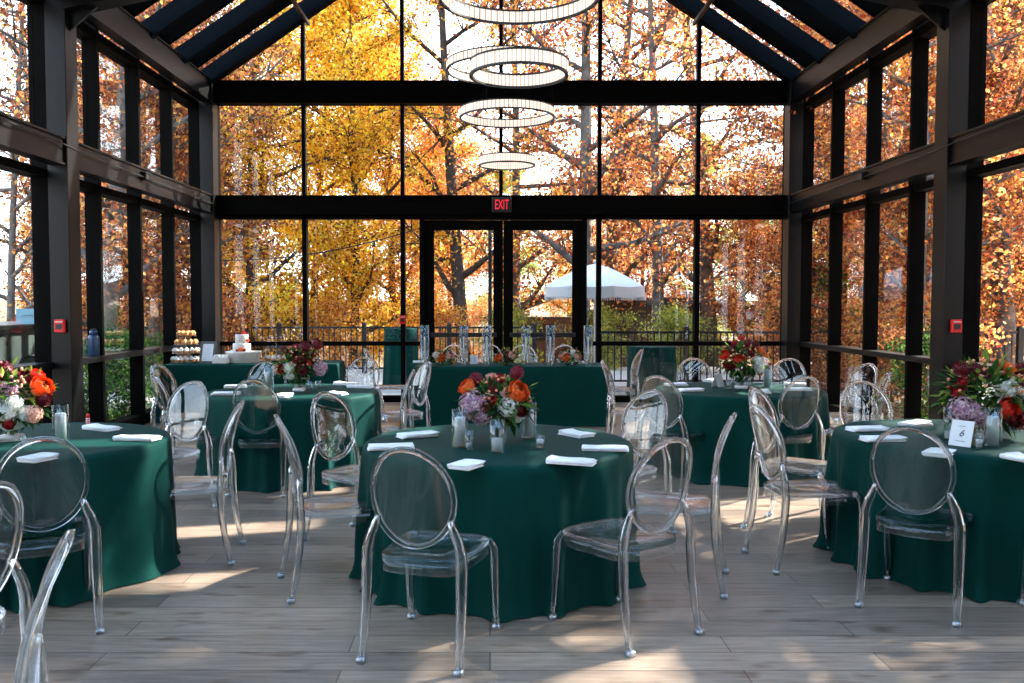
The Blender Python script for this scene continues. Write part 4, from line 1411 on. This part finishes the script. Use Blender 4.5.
# cabin in the trees behind the door
r = empty('wooden_cabin', (3.4, 31, -.6), -.15, 'low brown wooden cabin with a dark sloping roof among the trees', 'building')
MB().box((-2.9, 0, 0), (3.4, 4, 1.6)).build('wall', M_CABIN, r)
rf = MB().loft([[(-3.8, yq, 1.45), (0.2, yq, 2.9), (4.2, yq, 1.45), (4.2, yq, 1.6), (.2, yq, 3.08), (-3.8, yq, 1.6)] for yq in (-.7, 4.6)])
rf.build('roof', M_CROOF, r)
for k in range(3):
    w_ = MB().box((-2.0 + k * 1.9, -.05, .8), (-1.1 + k * 1.9, .02, 1.4)).build('window', M_BLACK, r)
r = empty('shade_awning', (8.3, 29.5, -.6), .1, 'dark navy sloping awning beyond the railing behind the rear right table', 'awning')
MB().loft([[(-1.9, yq, zq), (1.9, yq, zq - .9), (1.9, yq, zq - .84), (-1.9, yq, zq + .06)] for yq, zq in ((-1.4, 2.0), (1.2, 2.7))]).build('awning_sheet', M_AWN, r)
for sx_ in (-1.8, 1.8):
    MB().tube([(sx_, 1.1, 0), (sx_, 1.1, 2.6 if sx_ < 0 else 1.7)], .05, 8).build('post', M_BLACK, r)
    MB().tube([(sx_, -1.3, 0), (sx_, -1.3, 2.0 if sx_ < 0 else 1.1)], .05, 8).build('post', M_BLACK, r)
r = empty('timber_shed', (6.6, 24.5, -.6), 0, 'brown timber wall behind the orange branches right of the umbrella', 'building')
MB().box((-3.4, 0, 0), (-.4, 2, 2.3)).build('wall', M_CABIN, r)
MB().loft([[(-3.7, yq, 2.25), (-.1, yq, 2.0), (-.1, yq, 2.12), (-3.7, yq, 2.4)] for yq in (-.3, 2.3)]).build('roof', M_CROOF, r)

# grey counter with card outside the left wall
r = empty('outdoor_counter', (-6.15, 9.4, -.6), 0, 'grey metal outdoor counter seen through the left glass wall', 'counter')
MB().box((-1.2, -1.6, 0), (.6, 2.4, 1.84)).build('counter_body', M_GREY, r)
MB().box((-1.3, -1.7, 1.84), (.7, 2.5, 1.90), b=.01).build('counter_top', M_STEEL, r)
MB().tube([(.63, .9, 1.5), (.70, .9, 1.52), (.70, 1.5, 1.55), (.63, 1.5, 1.55)], .02, 8).build('tap_handle', M_BLACK, r, True)
r = empty('counter_card', (-5.50, 10.35, 1.302), math.radians(25), 'pale blue card standing on the outdoor counter at the left', 'card')
MB().box((-.12, 0, 0), (.12, .006, .18)).build('card_sheet', M_TEAL, r)
MB().box((-.06, -.002, .10), (.06, 0, .106)).box((-.08, -.002, .08), (.08, 0, .084)).build('print_lines', M_INK, r)
MB().box((-.05, .006, 0), (.05, .08, .01)).build('stand', M_TEAL, r)


# ------------------------------------------------------------------ trees
def make_tree(seed, H, R, nleaf, leaf, zlo, trunk_r=.17, nb=26, lean=.04, twigs=5):
    rng = np.random.RandomState(seed)
    rnd = random.Random(seed)
    tm = MB()
    tp = []
    n = 9
    for i in range(n):
        t = i / (n - 1)
        tp.append(Vector((lean * H * t + .18 * math.sin(3 * t + seed), .12 * math.sin(4 * t + seed * 2), H * .93 * t)))
    tm.tube(tp, [trunk_r * (1 - .85 * i / (n - 1)) for i in range(n)], 8)
    pts = []
    for b in range(nb):
        t = (b + .5) / nb
        z = zlo + (H * .92 - zlo) * t
        k = min(n - 2, int(z / (H * .93) * (n - 1)))
        fr = z / (H * .93) * (n - 1) - k
        base = tp[k].lerp(tp[k + 1], fr)
        a = b * 2.4 + rnd.uniform(-.5, .5)
        L = R * math.sqrt(max(.05, 1 - (2 * t * .92 - .75) ** 2)) * rnd.uniform(.7, 1.15)
        up = rnd.uniform(.1, .75)
        d = Vector((math.cos(a), math.sin(a), up)).normalized()
        br = [base]
        for q in range(1, 6):
            d = (d + Vector((rnd.uniform(-.25, .25), rnd.uniform(-.25, .25), rnd.uniform(-.15, .2)))).normalized()
            br.append(br[-1] + d * L / 5)
        r0 = trunk_r * (1 - .85 * z / H) * .5 + .012
        tm.tube(br, [r0 * (1 - .8 * q / 5) for q in range(6)], 5)
        for q in range(1, 6):
            for s_ in range(twigs):
                if rnd.random() < .3: continue
                dd = (d + Vector((rnd.uniform(-1, 1), rnd.uniform(-1, 1), rnd.uniform(-.7, .8)))).normalized()
                l2 = L * rnd.uniform(.18, .42)
                p0 = br[q]; p1 = p0 + dd * l2 * .5; p2 = p1 + (dd + Vector((rnd.uniform(-.4, .4), rnd.uniform(-.4, .4), rnd.uniform(-.4, .2)))).normalized() * l2 * .5
                tm.tube([p0, p1, p2], [.012 + r0 * .15, .009, .004], 4)
                pts += [tuple(p1), tuple(p2), tuple(p1.lerp(p2, .5)), tuple(p0.lerp(p1, .7))]
    P = np.array(pts)
    c = P[rng.randint(0, len(P), nleaf)] + rng.normal(0, .20, (nleaf, 3))
    u = rng.normal(0, 1, (nleaf, 3)); u /= np.linalg.norm(u, axis=1)[:, None]
    w0 = rng.normal(0, 1, (nleaf, 3)); v = np.cross(u, w0); v /= np.linalg.norm(v, axis=1)[:, None]
    sz = leaf * rng.uniform(.6, 1.25, (nleaf, 1))
    V = np.stack([c - u * sz * .55, c + v * sz * .36 - u * sz * .05, c + u * sz * .55, c - v * sz * .36 - u * sz * .05], 1).reshape(-1, 3)
    me = bpy.data.meshes.new('crown')
    me.vertices.add(nleaf * 4); me.vertices.foreach_set('co', V.ravel())
    me.loops.add(nleaf * 4); me.loops.foreach_set('vertex_index', np.arange(nleaf * 4))
    me.polygons.add(nleaf); me.polygons.foreach_set('loop_start', np.arange(0, nleaf * 4, 4))
    me.update(calc_edges=True)
    me.materials.append(LM['gold'])
    return tm.mesh('trunk', M_BARK, True), me


PROTO = {
    'full': make_tree(3, 13, 3.3, 42000, .095, .8, .16, 34),
    'full2': make_tree(8, 12, 3.0, 36000, .095, .5, .15, 32, -.03),
    'sparse': make_tree(5, 15, 3.6, 9500, .105, 2.2, .22, 24, .05),
    'sparse2': make_tree(12, 14, 3.2, 11000, .10, 1.4, .17, 26, -.05),
    'bare': make_tree(17, 13, 2.8, 1200, .10, 1.5, .10, 22, .02, 6),
    'small': make_tree(21, 4.2, 1.7, 7000, .11, .2, .05, 22, .02, 4),
}


def tree(kind, x, y, sc, rz, lm, label, bark=None, z=-.6, grp='autumn trees beyond the glass'):
    tr, cr = PROTO[kind]
    r = empty('tree' if kind != 'small' else 'shrub', (x, y, z), rz, label, 'tree' if kind != 'small' else 'shrub', grp if kind != 'small' else 'shrubs beyond the glass')
    r.scale = (sc, sc, sc)
    a = bpy.data.objects.new('trunk', tr); COL.objects.link(a); a.parent = r
    b = bpy.data.objects.new('crown', cr); COL.objects.link(b); b.parent = r
    b.material_slots[0].link = 'OBJECT'; b.material_slots[0].material = LM[lm]
    if bark:
        a.material_slots[0].link = 'OBJECT'; a.material_slots[0].material = bark
    return r


def X(px, y):
    return (px - 490) / 870 * y


TREES = [
    # kind, px, y, scale, rz, leaves, label
    ('full', 250, 22.5, .98, .3, 'yellow', 'bright yellow tree filling the far left pane of the end wall'),
    ('full2', 352, 23.5, .95, 1.9, 'yellow', 'bright yellow tree in the second pane from the left corner'),
    ('full2', 318, 27, 1.05, 4.0, 'yellow', 'yellow tree standing behind the gap of the two front yellow ones'),
    ('full', 395, 26.5, .85, 2.2, 'gold', 'golden orange tree left of the doors'),
    ('full2', 226, 31, .95, 5.0, 'rust', 'rust brown tree behind the left corner of the end wall'),
    ('full2', 448, 27, .74, .9, 'peach', 'pale orange tree seen through the left door'),
    ('full', 505, 33, .62, 2.9, 'olive', 'olive green tree low behind the doors'),
    ('sparse', 578, 21, 1.0, 1.2, 'orange', 'thick grey trunk with thin orange leaves right of the chandeliers'),
    ('sparse', 612, 25, 1.0, 5.2, 'orange', 'slender orange tree above the umbrella'),
    ('sparse2', 662, 21.5, 1.0, .2, 'orange', 'orange tree with a straight trunk right of the umbrella'),
    ('full', 640, 29, .62, 4.4, 'orange', 'dense orange tree low behind the umbrella'),
    ('sparse', 705, 24, 1.05, 2.4, 'rust', 'grey-trunked rusty tree in the second pane from the right corner'),
    ('full2', 742, 24, .50, 1.0, 'orange', 'low orange tree behind the navy awning'),
    ('full', 700, 34, .70, .5, 'olive', 'dull olive tree far behind the rear right table'),
    ('full', 795, 26, .66, 5.5, 'rust', 'rust tree behind the right corner column'),
    ('sparse', 462, 23, .95, 3.8, 'gold', 'thin golden tree with dark branches left of the chandeliers'),
    ('sparse2', 520, 24.5, 1.05, 5.6, 'orange', 'thin orange tree whose branches show through the chandelier rings'),
    ('full', 570, 38, .6, 1.8, 'gold', 'far golden tree behind the cabin roof'),
    ('full2', 420, 36, .75, 2.7, 'gold', 'far golden tree behind the left door edge'),
    ('full', 620, 42, .7, 3.0, 'rust', 'far rust tree behind the umbrella'),
    ('full2', 780, 40, .7, 1.3, 'olive', 'far olive tree behind the right corner'),
    # beyond the left wall
    ('full', 158, 20, .82, 1.0, 'rust', 'rust tree beyond the left wall panes nearest the corner'),
    ('full2', 150, 17.5, .85, 2.0, 'rust', 'rust tree beyond the middle panes of the left wall'),
    ('full2', 118, 23, .9, 3.6, 'orange', 'orange tree beyond the left wall, behind the nearer rust one'),
    ('sparse', 108, 15.5, .9, .5, 'rust', 'thin rust tree beyond the left wall near the column'),
    ('bare', 18, 19, 1.0, .5, 'rust', 'nearly bare slender tree beyond the far left pane'),
    ('bare', 32, 25, 1.1, 2.5, 'gold', 'nearly bare tree behind another at the far left edge'),
    ('full2', 40, 33, .5, 2.0, 'gold', 'low far golden tree at the left'),
    ('full2', 75, 30, .9, 4.5, 'rust', 'far rust tree behind the left column'),
    # beyond the right wall
    ('full', 836, 20, .8, 2.2, 'rust', 'rust tree beyond the right wall panes nearest the corner'),
    ('full2', 872, 17, .8, 3.2, 'orange', 'orange tree beyond the middle panes of the right wall'),
    ('full2', 985, 21, .85, 2.7, 'rust', 'rust tree standing deep in the rightmost pane'),
    ('full', 1012, 26, .9, 3.7, 'orange', 'orange tree deep behind the rust ones in the rightmost pane'),
    ('full2', 848, 27, .6, 1.7, 'green', 'dark green tree behind the panes of the right wall nearest the corner'),
    ('full', 885, 30, .6, .7, 'green', 'dark green tree deep behind the middle panes of the right wall'),
    ('full2', 760, 30, .55, 2.7, 'green', 'dark green tree low behind the navy awning'),
    ('full', 900, 22, .85, 4.2, 'gold', 'golden tree beyond the right wall, behind the orange one'),
    ('sparse2', 925, 15.5, .85, 5.2, 'orange', 'orange tree beyond the right wall near the column'),
    ('full2', 990, 18, .62, .7, 'orange', 'low orange tree beyond the rightmost pane'),
    ('sparse', 1000, 17.5, .95, 1.9, 'rust', 'rusty tree with sloping grey branches beyond the rightmost pane'),
    ('full2', 1040, 21, .8, 2.9, 'rust', 'rust tree cut off by the right edge of the photo'),
]
for tx, ty, kd, sc, rz in ((10.5, 8.2, 'full2', 1.0, .4), (12.5, 4.0, 'full2', .9, 1.4), (13.5, 9.6, 'full', 1.0, 4.4), (9.3, 4.8, 'sparse2', .9, 5.4), (12.0, 11.5, 'sparse', .9, 2.0), (9.5, 1.0, 'full2', .8, 3.0)):  # unseen trees added to shade and dapple the sun entering the hall
    tree(kd, tx, ty, sc, rz, 'orange', 'added orange shade tree outside the right wall, %s, beyond the edge of the photo' % {8.0: 'first', 8.2: 'first', 4.0: 'second', 9.6: 'third', 4.8: 'fourth', 11.5: 'fifth', 1.0: 'sixth'}[ty], None)
for k, px, y, sc, rz, lm, lab in TREES:
    tree(k, X(px, y), y, sc, rz, lm, lab, M_BARKD if lm in ('yellow', 'gold') else None)
SHR = [
    (-5.7, 12.9, .42, 'green', 'green leafy shrub outside the lower left wall pane beside the column'),
    (-5.9, 14.6, .40, 'green', 'green leafy shrub outside the lower left wall behind the chairs'),
    (-5.6, 11.2, .36, 'green', 'green leafy shrub outside the left wall behind the blue bottle'),
    (6.2, 15.6, .40, 'rust', 'rusty low shrub outside the lower right wall near the corner'),
    (6.4, 13.8, .42, 'rust', 'rusty low shrub outside the lower right wall behind the chairs'),
    (8.2, 19.5, .80, 'olive', 'bright olive bush beyond the right wall in the second pane'),
    (6.3, 12.2, .42, 'green', 'green shrub outside the right wall by the column'),
    (4.2, 19.5, .5, 'olive', 'yellow-green bush behind the railing right of the umbrella'),
    (2.6, 21.0, .5, 'olive', 'yellow-green bush behind the railing left of the outdoor table'),
    (0.4, 22.0, .5, 'olive', 'yellow-green bush behind the doors'),
    (-1.2, 22.5, .5, 'gold', 'golden bush behind the railing left of the doors'),
    (-4.0, 22.0, .55, 'gold', 'golden bush behind the railing in the second pane'),
    (-6.5, 22.5, .6, 'rust', 'rusty bush behind the railing in the far left pane'),
    (6.6, 19.0, .5, 'rust', 'rusty bush behind the railing near the right corner'),
]
for i, (x, y, sc, lm, lab) in enumerate(SHR):
    tree('small', x, y, sc, i * 1.3, lm, lab)
